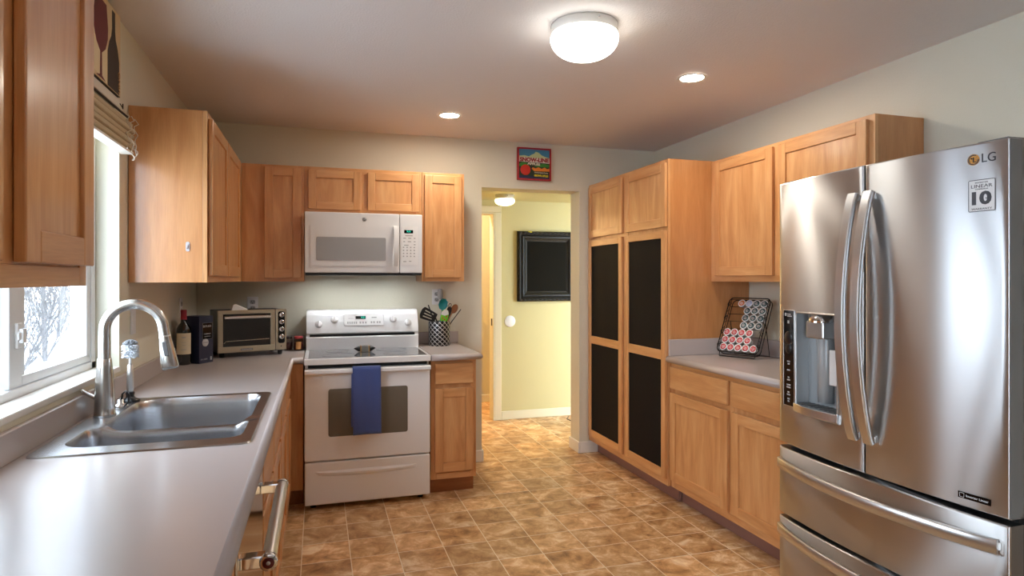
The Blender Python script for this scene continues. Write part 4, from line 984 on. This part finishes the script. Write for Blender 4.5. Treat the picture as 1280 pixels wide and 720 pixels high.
def shade():
    t = thing('window_shade', 'rolled-up woven shade hung over the window top below the wine picture', 'window shade', (XL+0.001, 2.315, 1.90), LFT)
    M['weave'] = mat('woven_reed', (206, 190, 160), 0.8, bump=0.9, bscale=260); M['headrail'] = mat('shade_headrail', (226, 222, 212), 0.5); M['cord'] = mat('pale_cord', (224, 214, 196), 0.8)
    y0, y1 = -0.60, 0.615
    MB().box(y0, y1-0.11, -0.030, -0.001, 0.160, 0.196).build('headrail', 'headrail', t, bevel=0.003)
    MB().box(y0, y1, -0.006, -0.001, 0.13, 0.158).build('valance', 'weave', t, bevel=0.001)
    MB().box(y0, y1, -0.034, -0.028, 0.148, 0.154).build('batten', 'iron', t)
    for k, (z, d) in enumerate(((0.118, 0.050), (0.094, 0.058), (0.070, 0.054), (0.046, 0.060), (0.024, 0.055))):
        mb = MB(); pr = [(-0.004, z+0.022), (-d*0.6, z+0.020), (-d, z+0.006), (-d+0.004, z-0.006), (-d*0.55, z-0.012), (-0.004, z-0.010)]
        mb.prism(pr, 'x', y0, y1); mb.build('fold', 'weave', t, bevel=0.003)
    MB().box(y0, y1, -0.05, -0.004, 0.0, 0.010).build('bottom_rail', 'headrail', t, bevel=0.002)
    for s_ in range(3):
        p = [(y1-0.03-s_*0.05, -0.062, 0.14)]
        for k in range(1, 10): p.append((y1-0.03-s_*0.05+0.02*math.sin(k*1.7+s_), -0.066-0.006*math.sin(k*2.1), 0.14-0.016*k))
        MB().tube(p, 0.0018, 6).build('cord', 'cord', t)
    lp = [(y1-0.02+0.035*math.cos(a)+0.02, -0.05-0.01*math.sin(2*a), 0.0+0.022*math.sin(a)) for a in [2*PI*k/20 for k in range(20)]]
    MB().tube(lp, 0.0018, 6, closed=True).build('cord', 'cord', t)
shade()
t = thing('cord_hook', 'small bare wire cup hook on the left wall under the wine picture', 'hook', (XL, 2.865, 2.09), LFT)
MB().tube([(0, 0, 0.0), (0, -0.02, 0.0), (0.01, -0.026, -0.012), (0.022, -0.024, -0.014), (0.03, -0.022, -0.002), (0.03, -0.022, 0.008)], 0.0022, 8).build('hook_wire', 'iron', t)
def chalkboard():
    t = thing('framed_chalkboard', 'black chalkboard in an ornate black frame on the hallway wall', 'chalkboard', (2.205, HY-0.001, 1.168))
    W, H = 0.62, 0.70; w2 = W/2
    M['ornate'] = mat('ornate_black_frame', (24, 21, 17), 0.42, bump=1.0, bscale=55, spec=0.35); M['slate'] = mat('hall_slate', (24, 22, 17), 0.7, spec=0.05)
    prof = [(0.0, 0.0), (0.0, 0.030), (0.012, 0.040), (0.03, 0.034), (0.045, 0.026), (0.06, 0.036), (0.078, 0.034), (0.095, 0.022), (0.112, 0.014), (0.125, 0.010), (0.125, 0.0)]
    mb = MB(); C = [(-w2, 0), (w2, 0), (w2, H), (-w2, H)]; ins = [(1, 1), (-1, 1), (-1, -1), (1, -1)]
    n = len(prof); vs = [(cx+ix*a*0.85, -b, cz+iz*a*0.85) for (cx, cz), (ix, iz) in zip(C, ins) for a, b in prof]
    mb.add(vs, [(c*n+k, c*n+k+1, ((c+1) % 4)*n+k+1, ((c+1) % 4)*n+k) for c in range(4) for k in range(n-1)])
    fr = mb.build('frame', 'ornate', t)
    mb = MB()
    bp, br_ = [], []
    for k in range(448):
        q = k/448*4; s_ = int(q); u = q-s_; (ax, az), (bx, bz) = C[s_], C[(s_+1) % 4]
        x, z = ax+(bx-ax)*u, az+(bz-az)*u
        x = max(-w2+0.016, min(w2-0.016, x)); z = max(0.016, min(H-0.016, z))
        bp.append((x, -0.036, z)); br_.append(0.004+0.007*abs(math.sin(k*PI/8)))
    mb.tube(bp[::1], br_, 8, closed=True)
    mb.build('carved_beading', 'ornate', fr)
    MB().box(-w2+0.10, w2-0.10, -0.012, -0.002, 0.10, H-0.10).build('slate_panel', 'slate', t)
    M['ymark'] = mat('yellow_sticker', (232, 214, 30), 0.5)
    MB().box(-0.205, -0.165, -0.042, -0.03, H-0.014, H-0.004).build('yellow_tab', 'ymark', fr)
chalkboard()

# ------------------------------------------------------------------ left counter things
def toaster():
    ang = math.atan2(0.127, 0.381)
    t = thing('toaster_oven', 'champagne steel toaster oven with four knobs in the counter corner', 'toaster oven', (-0.572, 4.104, ZT+0.0005), ang)
    W, D, Z0, Z1 = 0.402, 0.275, 0.026, 0.286
    MB().box(0.004, W-0.004, 0.016, D, Z0, Z1-0.003).build('case', 'black', t, bevel=0.006, seg=3)
    for x in (0.03, W-0.03):
        for y in (0.04, D-0.04): MB().lathe([(0, 0), (0.013, 0), (0.015, 0.027), (0, 0.027)], 12, (x, y, 0)).build('foot', 'black', t)
    # door frame with window
    mb = MB(); x0, x1, z0, z1 = 0.0, 0.334, Z0+0.004, Z1; a, b, c, d = 0.030, 0.306, 0.066, 0.262
    mb.box(x0, x1, -0.002, 0.014, z0, c); mb.box(x0, x1, -0.002, 0.014, d, z1); mb.box(x0, a, -0.002, 0.014, c, d); mb.box(b, x1, -0.002, 0.014, c, d)
    dr = mb.build('door', 'gold', t, bevel=0.003)
    M['ovenglass'] = mat('smoked_oven_glass', (26, 20, 16), 0.06, coat=0.5)
    MB().box(a-0.002, b+0.002, 0.006, 0.012, c-0.002, d+0.002).build('door_glass', 'ovenglass', dr)
    h = MB().tube([(0.036, -0.024, 0.243), (0.300, -0.024, 0.243)], 0.0085, 14).build('handle', 'chrome', dr)
    for x in (0.044, 0.292): MB().box(x-0.006, x+0.006, -0.024, 0.008, 0.237, 0.249).build('handle_mount', 'black', h)
    mb = MB(); mb.tube([(0.036, 0.0045, 0.086), (0.046, 0.0045, 0.098), (0.298, 0.0045, 0.104)], 0.002, 6)
    for k in range(14): mb.lathe([(0.0026, -0.003), (0.0026, 0.003)], 6, (0.06+k*0.017, 0.0045, 0.0985+k*0.0004), (1, 0, 0))
    mb.build('rack', 'gold', dr)
    pl = MB().box(0.130, 0.200, -0.0035, 0.0, 0.040, 0.052).build('nameplate', 'grey', dr, bevel=0.001)
    mb = MB(); text(mb, 'KitchenAid', 0.011, 0.165, -0.0035, 0.046, 0.058); mb.build('nameplate_lettering', 'wprint', pl)
    cp = MB().box(0.337, W, -0.002, 0.014, Z0+0.004, Z1).build('control_panel', 'gold', t, bevel=0.003)
    MB().prism(rrect(0.350, 0.391, 0.072, 0.272, 0.012, 4), 'y', -0.004, 0.0).build('knob_plate', 'blackgl', cp)
    for z in (0.250, 0.206, 0.160, 0.114):
        k = MB().lathe([(0.016, 0.0), (0.0155, 0.008), (0.012, 0.012), (0.0, 0.012)], 20, (0.3705, -0.004, z), (0, -1, 0)).build('knob', 'chrome', cp)
        MB().box(0.3675, 0.3735, -0.019, -0.015, z-0.011, z+0.011).build('knob_grip', 'black', k)
    MB().box(0.366, 0.372, -0.0035, -0.001, 0.050, 0.056).build('indicator', 'black', cp)
toaster()
o = thing('folded_paper', 'crumpled white paper napkin lying on top of the toaster oven', 'napkin', (-0.467, 4.205, ZT+0.2845), 0.3)
MB().add([(-0.045, -0.02, 0), (0.05, -0.02, 0), (0.05, 0.03, 0), (-0.045, 0.03, 0), (-0.03, 0.0, 0.034), (-0.012, 0.005, 0.036), (0.05, 0.005, 0.006)], [(0, 1, 6, 5, 4), (3, 2, 6, 5, 4), (0, 3, 4), (1, 2, 6), (0, 1, 2, 3)]).build('napkin_fold', 'wprint', o)
def wine_bottle():
    t = thing('wine_bottle', 'dark red-wine bottle with red capsule and cream label, left of the black box', 'bottle', (-0.712, 3.875, ZT+0.0005), 0)
    M['bottleglass'] = mat('near_black_bottle_glass', (14, 14, 12), 0.05, coat=0.6); M['capsule'] = mat('red_capsule', (150, 20, 40), 0.35); M['label'] = mat('cream_label', (212, 200, 172), 0.6)
    MB().lathe([(0.0, 0.004), (0.030, 0.0), (0.037, 0.004), (0.0385, 0.02), (0.0385, 0.185), (0.036, 0.202), (0.026, 0.220), (0.016, 0.233), (0.0145, 0.246), (0.0142, 0.30), (0.0, 0.30)], 32).build('bottle_glass', 'bottleglass', t)
    MB().lathe([(0.0150, 0.250), (0.0152, 0.290), (0.0158, 0.292), (0.0158, 0.302), (0.014, 0.304), (0.0, 0.304)], 24).build('capsule', 'capsule', t)
    face = math.atan2(-3.875, 0.712); mb = MB(); n = 16; R = 0.0389
    A = [face-1.15+2.3*k/n for k in range(n+1)]
    mb.add([(R*math.cos(a), R*math.sin(a), z) for z in (0.060, 0.176) for a in A], [(k, k+1, n+2+k, n+1+k) for k in range(n)], None, True)
    lb = mb.build('paper_label', 'label', t)
    mb = MB(); R = 0.0392
    for z, h_, w_ in ((0.150, 0.006, 0.5), (0.125, 0.0016, 0.6), (0.11, 0.0016, 0.5), (0.085, 0.003, 0.7)):
        B = [face-w_/2+w_*k/8 for k in range(9)]
        mb.add([(R*math.cos(a), R*math.sin(a), zz) for zz in (z, z+h_) for a in B], [(k, k+1, 10+k, 9+k) for k in range(8)])
    mb.build('label_print', 'ltgrey', lb)
wine_bottle()
def wine_box():
    ang = math.atan2(0.819, 0.574)
    t = thing('wine_box', 'dark navy boxed wine carton between the wine bottle and the toaster oven', 'box', (-0.634, 3.876, ZT+0.0005), ang)
    M['navy'] = mat('navy_carton', (26, 32, 58), 0.45); M['silver'] = mat('silver_print', (196, 192, 190), 0.5)
    W, D, H = 0.102, 0.118, 0.266
    MB().box(0, W, 0, D, 0, H).build('carton', 'navy', t, bevel=0.002)
    p = MB().box(0.022, 0.094, -0.0012, 0.001, 0.135, 0.226).build('label_panel', 'blackgl', t)
    mb = MB(); mb.tube([(x, -0.0014, z) for x, z in ((0.022, 0.135), (0.094, 0.135), (0.094, 0.226), (0.022, 0.226))], 0.0009, 4, closed=True)
    text(mb, 'BOTA BOX', 0.018, 0.058, -0.0012, 0.207, 0.060); text(mb, 'CABERNET', 0.010, 0.058, -0.0012, 0.164, 0.050); text(mb, 'SAUVIGNON', 0.008, 0.058, -0.0012, 0.150, 0.044)
    mb.build('label_print', 'silver', p)
    s = MB().lathe([(0, 0.0012), (0.0225, 0.0012), (0.0225, 0)], 30, (0.044, 0, 0.116), (0, -1, 0)).build('round_sticker', 'silver', t)
    mb = MB(); text(mb, '3 LITERS', 0.007, 0.044, -0.0013, 0.116, 0.036); mb.build('sticker_print', 'dkprint', s)
    mb = MB(); text(mb, '3.0 L BAG', 0.010, 0.034, -0.0002, 0.022, 0.050); mb.box(0.080, 0.092, -0.001, 0.0, 0.014, 0.034); mb.build('base_print', 'ltgrey', t)
wine_box()
def jar(label, x, y, r, h, fill, lidm, lbl):
    t = thing('candle_jar', label, 'jar', (x, y, ZT+0.0005), 0)
    MB().lathe([(0, 0.002), (r*0.85, 0.0), (r, 0.006), (r, h*0.72), (r*0.86, h*0.80), (r*0.8, h*0.84), (r*0.8, h*0.86)], 28).build('jar_glass', 'jarglass', t)
    MB().lathe([(0, 0.004), (r*0.84, 0.004), (r*0.93, 0.009), (r*0.93, h*0.55), (0, h*0.55)], 24).build('wax', fill, t)
    MB().lathe([(r*0.84, h*0.84), (r*0.9, h*0.845), (r*0.9, h*0.97), (r*0.8, h), (0, h)], 28).build('lid', lidm, t)
    if lbl:
        n = 10; face = math.atan2(-y, -x); R = r*1.01; A = [face-0.55+1.1*k/n for k in range(n+1)]
        MB().add([(R*math.cos(a), R*math.sin(a), z) for z in (h*0.1, h*0.62) for a in A], [(k, k+1, n+2+k, n+1+k) for k in range(n)], None, True).build('jar_label', lbl, t)
M['jarglass'] = glass('jar_glass', (235, 225, 220)); M['waxred'] = mat('dark_red_wax', (84, 22, 18), 0.5); M['waxm'] = mat('maroon_wax', (96, 30, 40), 0.5)
M['lidred'] = mat('pink_red_lid', (196, 72, 78), 0.4); M['liddark'] = mat('dark_brown_lid', (52, 36, 26), 0.4); M['lblorange'] = mat('orange_label', (222, 158, 96), 0.6)
jar('small glass candle jar with red lid and orange label, beside the stove', -0.124, 4.440, 0.031, 0.094, 'waxm', 'lidred', 'lblorange')
jar('dark red candle jar with brown lid, against the toaster oven', -0.192, 4.475, 0.030, 0.090, 'waxred', 'liddark', None)

# ------------------------------------------------------------------ utensil crock
def crock():
    cx, cy = 0.832, 4.470
    t = thing('utensil_crock', 'embossed black and silver crock holding cooking utensils', 'crock', (cx, cy, ZT+0.0005))
    m, nt, p = new_mat('embossed_pewter'); L = nt.links
    tc = nt.nodes.new('ShaderNodeTexCoord')
    # lattice of quatrefoil-like motifs around the wall: angle/height coordinates
    sp = nt.nodes.new('ShaderNodeSeparateXYZ'); L.new(tc.outputs['Object'], sp.inputs[0])
    at = nt.nodes.new('ShaderNodeMath'); at.operation = 'ARCTAN2'; L.new(sp.outputs['Y'], at.inputs[0]); L.new(sp.outputs['X'], at.inputs[1])
    def wave(src, k, ph=0):
        mu = nt.nodes.new('ShaderNodeMath'); mu.operation = 'MULTIPLY_ADD'; mu.inputs[1].default_value = k; mu.inputs[2].default_value = ph; L.new(src, mu.inputs[0])
        s_ = nt.nodes.new('ShaderNodeMath'); s_.operation = 'COSINE'; L.new(mu.outputs[0], s_.inputs[0]); return s_.outputs[0]
    def op(o, a, b):
        q = nt.nodes.new('ShaderNodeMath'); q.operation = o; L.new(a, q.inputs[0])
        if isinstance(b, float): q.inputs[1].default_value = b
        else: L.new(b, q.inputs[1])
        return q.outputs[0]
    A1, Z1 = wave(at.outputs[0], 13), wave(sp.outputs['Z'], 190); A2, Z2 = wave(at.outputs[0], 26, 0.9), wave(sp.outputs['Z'], 380, 0.9)
    v = op('ADD', op('ABSOLUTE', op('ADD', A1, Z1), 0.0), op('MULTIPLY', op('MULTIPLY', A2, Z2), 0.55))
    r = ramp(nt, [(0.30, lin(196, 196, 196)), (0.52, lin(150, 150, 152)), (0.60, lin(26, 26, 28))]); L.new(v, r.inputs['Fac']); L.new(r.outputs['Color'], p.inputs['Base Color'])
    p.inputs['Roughness'].default_value = 0.35; p.inputs['Metallic'].default_value = 0.6
    R, H = 0.076, 0.172
    MB().lathe([(0, 0), (R-0.004, 0), (R, 0.004), (R, H-0.004), (R-0.002, H), (R-0.006, H), (R-0.006, 0.01), (0, 0.008)], 48).build('crock_wall', m, t)
    base = Vector((cx, cy, ZT+0.012))
    def ut(name, label, cat, foot, top):
        a = base+Vector((*foot, 0)); b = Vector(top); return a, b
    def rod(mb, a, b, r0, r1, n=10): mb.tube([a, a+(b-a)*0.5, b], [r0, (r0+r1)/2, r1], n)
    def frame(a, b, flat=(0, -1, 0)):
        z = (b-a).normalized(); f = Vector(flat); x = z.cross(-f).normalized(); x = -x if x.x < 0 else x; y = z.cross(x); return Matrix((x, y, z)).transposed().to_4x4()
    def utensil(name, label, foot, tip, hm, hr, head=None, hmname='head', headmat=None, hdir=None, hs=1.0, spin=(0, -1, 0)):
        a = base+Vector((foot[0], foot[1], 0)); b = Vector(tip)
        t_ = thing(name, label, 'utensil', tuple(a))
        mb = MB(); rod(mb, Vector((0, 0, 0)), b-a, hr, hr*0.8); mb.build('utensil_handle', hm, t_)
        if head:
            h = MB(); head(h); mx = Matrix.Translation(b-a) @ frame(a, b if hdir is None else a+Vector(hdir), spin) @ Matrix.Scale(hs, 4); h.xform(mx).build(hmname, headmat or hm, t_)
        return t_
    M['teal'] = mat('teal_plastic', (22, 132, 132), 0.35); M['lime'] = mat('lime_print', (110, 196, 40), 0.4); M['spwhite'] = mat('spatula_white', (226, 230, 224), 0.4); M['cherry'] = mat('cherry_print', (196, 38, 34), 0.4)
    M['spoonwood'] = mat('brown_wooden_spoon', (150, 96, 56), 0.6); M['tan'] = mat('tan_wood', (196, 150, 108), 0.6); M['bluep'] = mat('blue_plastic', (40, 60, 150), 0.4)
    def turner(h):
        out = rrect(-0.034, 0.034, 0.0, 0.092, 0.022, 5)
        h.v, h.f = h.v, h.f
        V, F = [], []
        # blade with three slots cut
        xs = [-0.034, -0.020, -0.014, -0.003, 0.003, 0.014, 0.020, 0.034]; zs = [0, 0.02, 0.075, 0.095]
        def wz(x, z): return x*(0.72+0.28*min(1, z/0.05))
        for i in range(7):
            for j in range(3):
                if i in (1, 3, 5) and j == 1: continue
                pts = [(xs[i], zs[j]), (xs[i+1], zs[j]), (xs[i+1], zs[j+1]), (xs[i], zs[j+1])]
                def cz(x, z): return z-(0.010*(abs(x)/0.034)**3 if z > 0.09 else 0)
                h.add([(wz(x, z), y, cz(x, z)) for y in (-0.0018, 0.0018) for x, z in pts], [(0, 1, 2, 3), (7, 6, 5, 4), (0, 1, 5, 4), (1, 2, 6, 5), (2, 3, 7, 6), (3, 0, 4, 7)])
    utensil('slotted_turner', 'black slotted turner leaning left out of the crock', (0.03, -0.012), (0.800, 4.425, 1.112), 'black', 0.006, turner, 'blade', hdir=(-0.93, -0.1, 0.42), hs=1.25)
    def pasta(h):
        prof = []
        n = 14
        for k in range(7):
            a = k/6*PI*0.48; prof.append((0.034*math.sin(a), 0.030-0.016*math.cos(a)))
        vs = []
        rows = 8; cols = 18
        for i in range(rows+1):
            for j in range(cols):
                a = 2*PI*j/cols; q = i/rows
                vs.append((0.033*q*math.cos(a), 0.014*(1-q*q), 0.042+0.042*q*math.sin(a)))
        h.add(vs, [(i*cols+j, i*cols+(j+1) % cols, (i+1)*cols+(j+1) % cols, (i+1)*cols+j) for i in range(rows) for j in range(cols)], None, True)
        for k in range(7):
            a = math.radians(-60+k*40+50); x, z = 0.032*math.cos(a), 0.042+0.041*math.sin(a)
            h.tube([(x, 0, z), (x*1.06, -0.012, z+0.001), (x*1.02, -0.022, z)], [0.0045, 0.004, 0.002], 6)
    utensil('pasta_fork', 'teal toothed pasta fork standing tallest in the crock', (-0.012, 0.030), (0.858, 4.488, 1.166), 'teal', 0.006, pasta, 'fork_head')
    def spat(h): h.prism([(-0.024, 0.0), (0.020, 0.0), (0.027, 0.02), (0.026, 0.062), (0.018, 0.078), (-0.010, 0.082), (-0.024, 0.07), (-0.027, 0.03)], 'y', -0.005, 0.005)
    s = utensil('rubber_spatula', 'white and lime green spatula with red cherry print in the crock', (0.0, -0.028), (0.855, 4.415, 1.092), 'bluep', 0.0055, spat, 'blade', 'lime')
    a = base+Vector((0.0, -0.028, 0)); b = Vector((0.855, 4.415, 1.092)); mx = Matrix.Translation(b-a) @ frame(a, b)
    MB().prism([(-0.0245, 0.066), (-0.0265, 0.045), (0.0, 0.040), (0.0265, 0.052), (0.018, 0.0785), (-0.010, 0.0825)], 'y', -0.0058, 0.0058).xform(mx).build('white_tip', 'spwhite', s)
    for x, z in ((-0.012, 0.022), (0.014, 0.036), (0.002, 0.012)): MB().lathe([(0, 0.0072), (0.0045, 0.0068), (0.0055, 0.005)], 12, (x, 0, z), (0, -1, 0)).xform(mx).build('cherry', 'cherry', s)
    def peel(h):
        h.prism([(-0.010, 0), (0.010, 0), (0.016, 0.02), (0.017, 0.075), (0.012, 0.085), (-0.010, 0.085), (-0.016, 0.07)], 'y', -0.004, 0.004)
        h.tube([(0.009*math.cos(2*PI*k/14), 0, 0.098+0.013*math.sin(2*PI*k/14)) for k in range(14)], 0.0028, 6, closed=True)
    utensil('black_ladle', 'black nylon tool with a hanging loop, between spatula and wooden spoon', (0.028, 0.0), (0.892, 4.462, 1.105), 'black', 0.006, peel, 'loop_end')
    def bowl(h):
        vs = []; rows, cols = 6, 16
        for i in range(rows+1):
            q = i/rows
            for j in range(cols):
                a_ = 2*PI*j/cols; vs.append((0.024*math.sin(a_)*math.sin(q*PI/2), 0.010*math.cos(q*PI/2), 0.036+0.036*math.cos(a_)*math.sin(q*PI/2)))
        h.add(vs, [(i*cols+j, i*cols+(j+1) % cols, (i+1)*cols+(j+1) % cols, (i+1)*cols+j) for i in range(rows) for j in range(cols)], None, True)
        h.add([(x, y-0.008, z) for x, y, z in vs], [(i*cols+j, i*cols+(j+1) % cols, (i+1)*cols+(j+1) % cols, (i+1)*cols+j) for i in range(rows) for j in range(cols)], None, True)
    utensil('wooden_spoon', 'brown wooden spoon leaning right in the crock', (-0.022, 0.012), (0.930, 4.492, 1.142), 'spoonwood', 0.0065, bowl, 'spoon_bowl')
    utensil('wooden_stick', 'pale wooden handle leaning at the right rim of the crock', (-0.02, -0.02), (0.918, 4.448, 1.140), 'tan', 0.0055)
    utensil('black_chopstick', 'thin black stick leaning furthest right out of the crock', (-0.03, -0.008), (0.985, 4.440, 1.172), 'black', 0.004)
    utensil('black_whisk', 'short black handle poking up left behind the turner', (0.02, 0.03), (0.760, 4.505, 1.204), 'black', 0.0055)
crock()

# ------------------------------------------------------------------ coffee pod rack
def pods():
    d = Vector((0.379, -0.925, 0)).normalized(); n0 = Vector((-0.925, -0.379, 0)).normalized(); L = math.radians(26)
    U = (-n0)*math.sin(L)+Vector((0, 0, 1))*math.cos(L); N = n0*math.cos(L)+Vector((0, 0, 1))*math.sin(L)
    O = Vector((2.398, 3.330, 0.972)); pc, prr = 0.0495, 0.0492
    rz = math.atan2(d.y, d.x)
    t = thing('coffee_pod_rack', 'black wire rack leaning back with rows of coffee pods', 'rack', (O.x, O.y, ZT))
    P = lambda a, b, c=0.0: O+d*a+U*b+N*c-Vector((O.x, O.y, ZT))
    W, H = pc*4, prr*6; e = 0.038; e2 = 0.034
    fr = MB()
    outl = [P(x, z, 0.006) for x, z in rrect(-e, W+e, -e2, H+e2, 0.03, 5)]
    fr.tube(outl, 0.0032, 8, closed=True)
    outl2 = [P(x, z, -0.03) for x, z in rrect(-e+0.004, W+e-0.004, -e2, H+e2, 0.03, 5)]
    fr.tube(outl2, 0.0026, 8, closed=True)
    for x in (-e+0.014, W+e-0.014): fr.tube([P(x, -e2, 0.006), P(x, H+e2, 0.006)], 0.0022, 6)
    for k in range(8):
        z = -prr/2+k*prr; fr.tube([P(-e+0.014, z, 0.0), P(W+e-0.014, z, 0.0)], 0.0018, 6)
    rk = fr.build('wire_frame', 'iron', t)
    sc_ = MB()
    for s_, xx in ((1, -e+0.007), (-1, W+e-0.007)):
        for zc in (0.01, 0.10, 0.19, 0.285):
            pts = []
            for k in range(26):
                a = k/25*3.6*PI; r_ = 0.015*(1-k/25)+0.002
                pts.append(P(xx+s_*r_*math.cos(a)*0.9, zc+r_*math.sin(a), 0.008))
            sc_.tube(pts, 0.0015, 5)
        for k in range(8): sc_.tube([P(xx-s_*0.007, 0.0+k*0.038, 0.007), P(xx+s_*0.007, 0.02+k*0.038, 0.007)], 0.0014, 5)
    sc_.build('scrollwork', 'iron', rk)
    lg = MB(); foot = -n0*0.155
    hinge0, hinge1 = P(-e+0.02, H*0.62, -0.03), P(W+e-0.02, H*0.62, -0.03)
    f0 = P(-e+0.02, 0, 0); f0 = Vector((f0.x, f0.y, 0.004))+foot; f1 = P(W+e-0.02, 0, 0); f1 = Vector((f1.x, f1.y, 0.004))+foot
    lg.tube([hinge0, f0, f1, hinge1], 0.0026, 8); lg.build('back_leg', 'iron', t)
    bs = MB(); q0, q1 = P(-e+0.02, -e2, 0.0), P(W+e-0.02, -e2, 0.0); g0 = Vector((q0.x, q0.y, 0.004))+n0*0.004; g1 = Vector((q1.x, q1.y, 0.004))+n0*0.004
    bs.tube([q0, g0, g1, q1], 0.0028, 8); bs.build('front_foot', 'iron', t)
    for k, c in dict(red=(196, 52, 58), green=(44, 82, 84), blue=(176, 192, 226), yel=(214, 120, 60), cup=(236, 236, 236), mk=(238, 226, 222)).items(): M['pod_'+k] = mat('pod_'+k, c, 0.4)
    rows = [('bottom', 0, [0, 1, 2, 3, 4], 'red'), ('second-lowest', 1, [0, 1, 2, 3], 'red'), ('third-lowest', 2, [0, 1, 2, 3], 'red'), ('middle', 3, [2, 3, 4], 'green'), ('third-highest', 4, [2, 3, 4], 'green'), ('second-highest', 5, [2, 3, 4], 'green'), ('top', 6, [1, 2, 3, 4], 'mix')]
    word = ['leftmost', 'second from left', 'third from left', 'fourth from left', 'rightmost']
    # one prototype, copied
    rot = Matrix((d, N.cross(d), N)).transposed().to_4x4()
    protos = {}
    def make(color):
        t_ = thing('coffee_pod', '', 'coffee pod')
        MB().lathe([(0, -0.040), (0.017, -0.040), (0.0185, -0.036), (0.0212, -0.003), (0.0238, -0.002), (0.0240, 0.0005), (0.0230, 0.001), (0.0, 0.001)], 24).build('cup', 'pod_cup', t_)
        f = MB().lathe([(0.0, 0.0018), (0.0178, 0.0018), (0.0185, 0.0009)], 24).build('foil_lid', 'pod_'+color, t_)
        mb = MB()
        for x0, z0, x1, z1 in ((-0.010, -0.006, 0.004, 0.008), (-0.004, -0.010, 0.010, 0.002), (-0.012, 0.003, -0.004, 0.010)): mb.tube([(x0, z0, 0.002), ((x0+x1)/2+0.002, (z0+z1)/2-0.002, 0.002), (x1, z1, 0.002)], 0.0016, 5)
        mb.build('lid_print', 'pod_mk', f)
        return t_
    for rn, r, cols, color in rows:
        for i, c in enumerate(cols):
            cc = color if color != 'mix' else ['yel', 'blue', 'green', 'green'][i]
            if cc not in protos: o = protos[cc] = make(cc)
            else: o = copy_tree(protos[cc])
            m = Matrix.Translation(O+d*(c*pc)+U*(r*prr)+N*0.004) @ rot @ Matrix.Rotation(random.uniform(-0.7, 0.7), 4, 'Z')
            o.matrix_world = m
            nm = {'red': 'red-lidded', 'green': 'dark green-lidded', 'yel': 'red and yellow-lidded', 'blue': 'pale blue-lidded'}[cc]
            pos = word[c] if len(cols) == 5 else ('leftmost' if i == 0 else 'rightmost' if i == len(cols)-1 else 'second from left' if i == 1 else 'third from left')
            o['label'] = '%s coffee pod, %s in the %s row of the wire rack' % (nm, pos, rn)
            o['group'] = 'coffee pods in the wire rack'
pods()

# ------------------------------------------------------------------ hall cord
o = MB().tube([(2.42, 5.90, 0.004), (2.36, 5.80, 0.004), (2.37, 5.70, 0.004), (2.46, 5.62, 0.004), (2.58, 5.52, 0.004), (2.75, 5.50, 0.004)], 0.004, 6).build('power_cord', 'black')
tag(o, 'thin black cord lying on the hallway floor by the opening', 'cord')

# ------------------------------------------------------------------ outdoors
M['snow'] = mat('snowy_ground', (216, 220, 226), 0.9); M['bark'] = mat('grey_bark', (92, 90, 90), 0.9)
MB().box(-60, -0.97, -40, 60, -0.9, -0.5).build('ground_outside', 'snow')['kind'] = 'structure'
MB().box(-0.97, 40, -40, -3.4, -0.9, -0.5).build('ground_patio', 'snow')['kind'] = 'structure'
def tree(label, x, y, h, seed):
    rnd = random.Random(seed); t = thing('bare_tree', label, 'tree', (x, y, -0.5), 0, 'bare trees beyond the window')
    tr = MB(); br = MB()
    def grow(mb, p, dr, ln, r, lev):
        pts = [p]; q = p; d_ = dr.copy(); n = 5
        for k in range(n):
            d_ = (d_+Vector((rnd.uniform(-1, 1), rnd.uniform(-1, 1), rnd.uniform(-0.2, 0.7)))*0.13).normalized(); q = q+d_*ln/n; pts.append(q)
        mb.tube(pts, [max(0.004, r*(1-0.55*k/n)) for k in range(n+1)], 6 if lev < 2 else 4, cap=False)
        if lev >= 4: return
        for k in range((16, 7, 6, 5)[lev]):
            i = rnd.randint(1 if lev else 0, n); a = rnd.uniform(0, 2*PI)
            s_ = Vector((math.cos(a), math.sin(a), rnd.uniform(0.2, 1.0))).normalized(); nd = (d_*0.9+s_*0.6).normalized()
            grow(br, pts[i], nd, ln*rnd.uniform(0.35, 0.55), r*0.38, lev+1)
    grow(tr, Vector((0, 0, 0)), Vector((0, 0, 1)), h*0.75, h*0.008, 0)
    tr.build('trunk', 'bark', t); br.build('branches', 'bark', t)
tree('bare grey tree outside the window, left of the sliding sash', -4.6, 11.6, 5.0, 3)
tree('bare grey tree outside the window, left in the sash', -6.0, 17.0, 6.5, 8)
tree('bare grey tree outside the window, middle of the sash', -8.1, 24.0, 7.5, 5)
tree('bare grey tree outside the window, right in the sash', -10.6, 33.0, 9.0, 11)
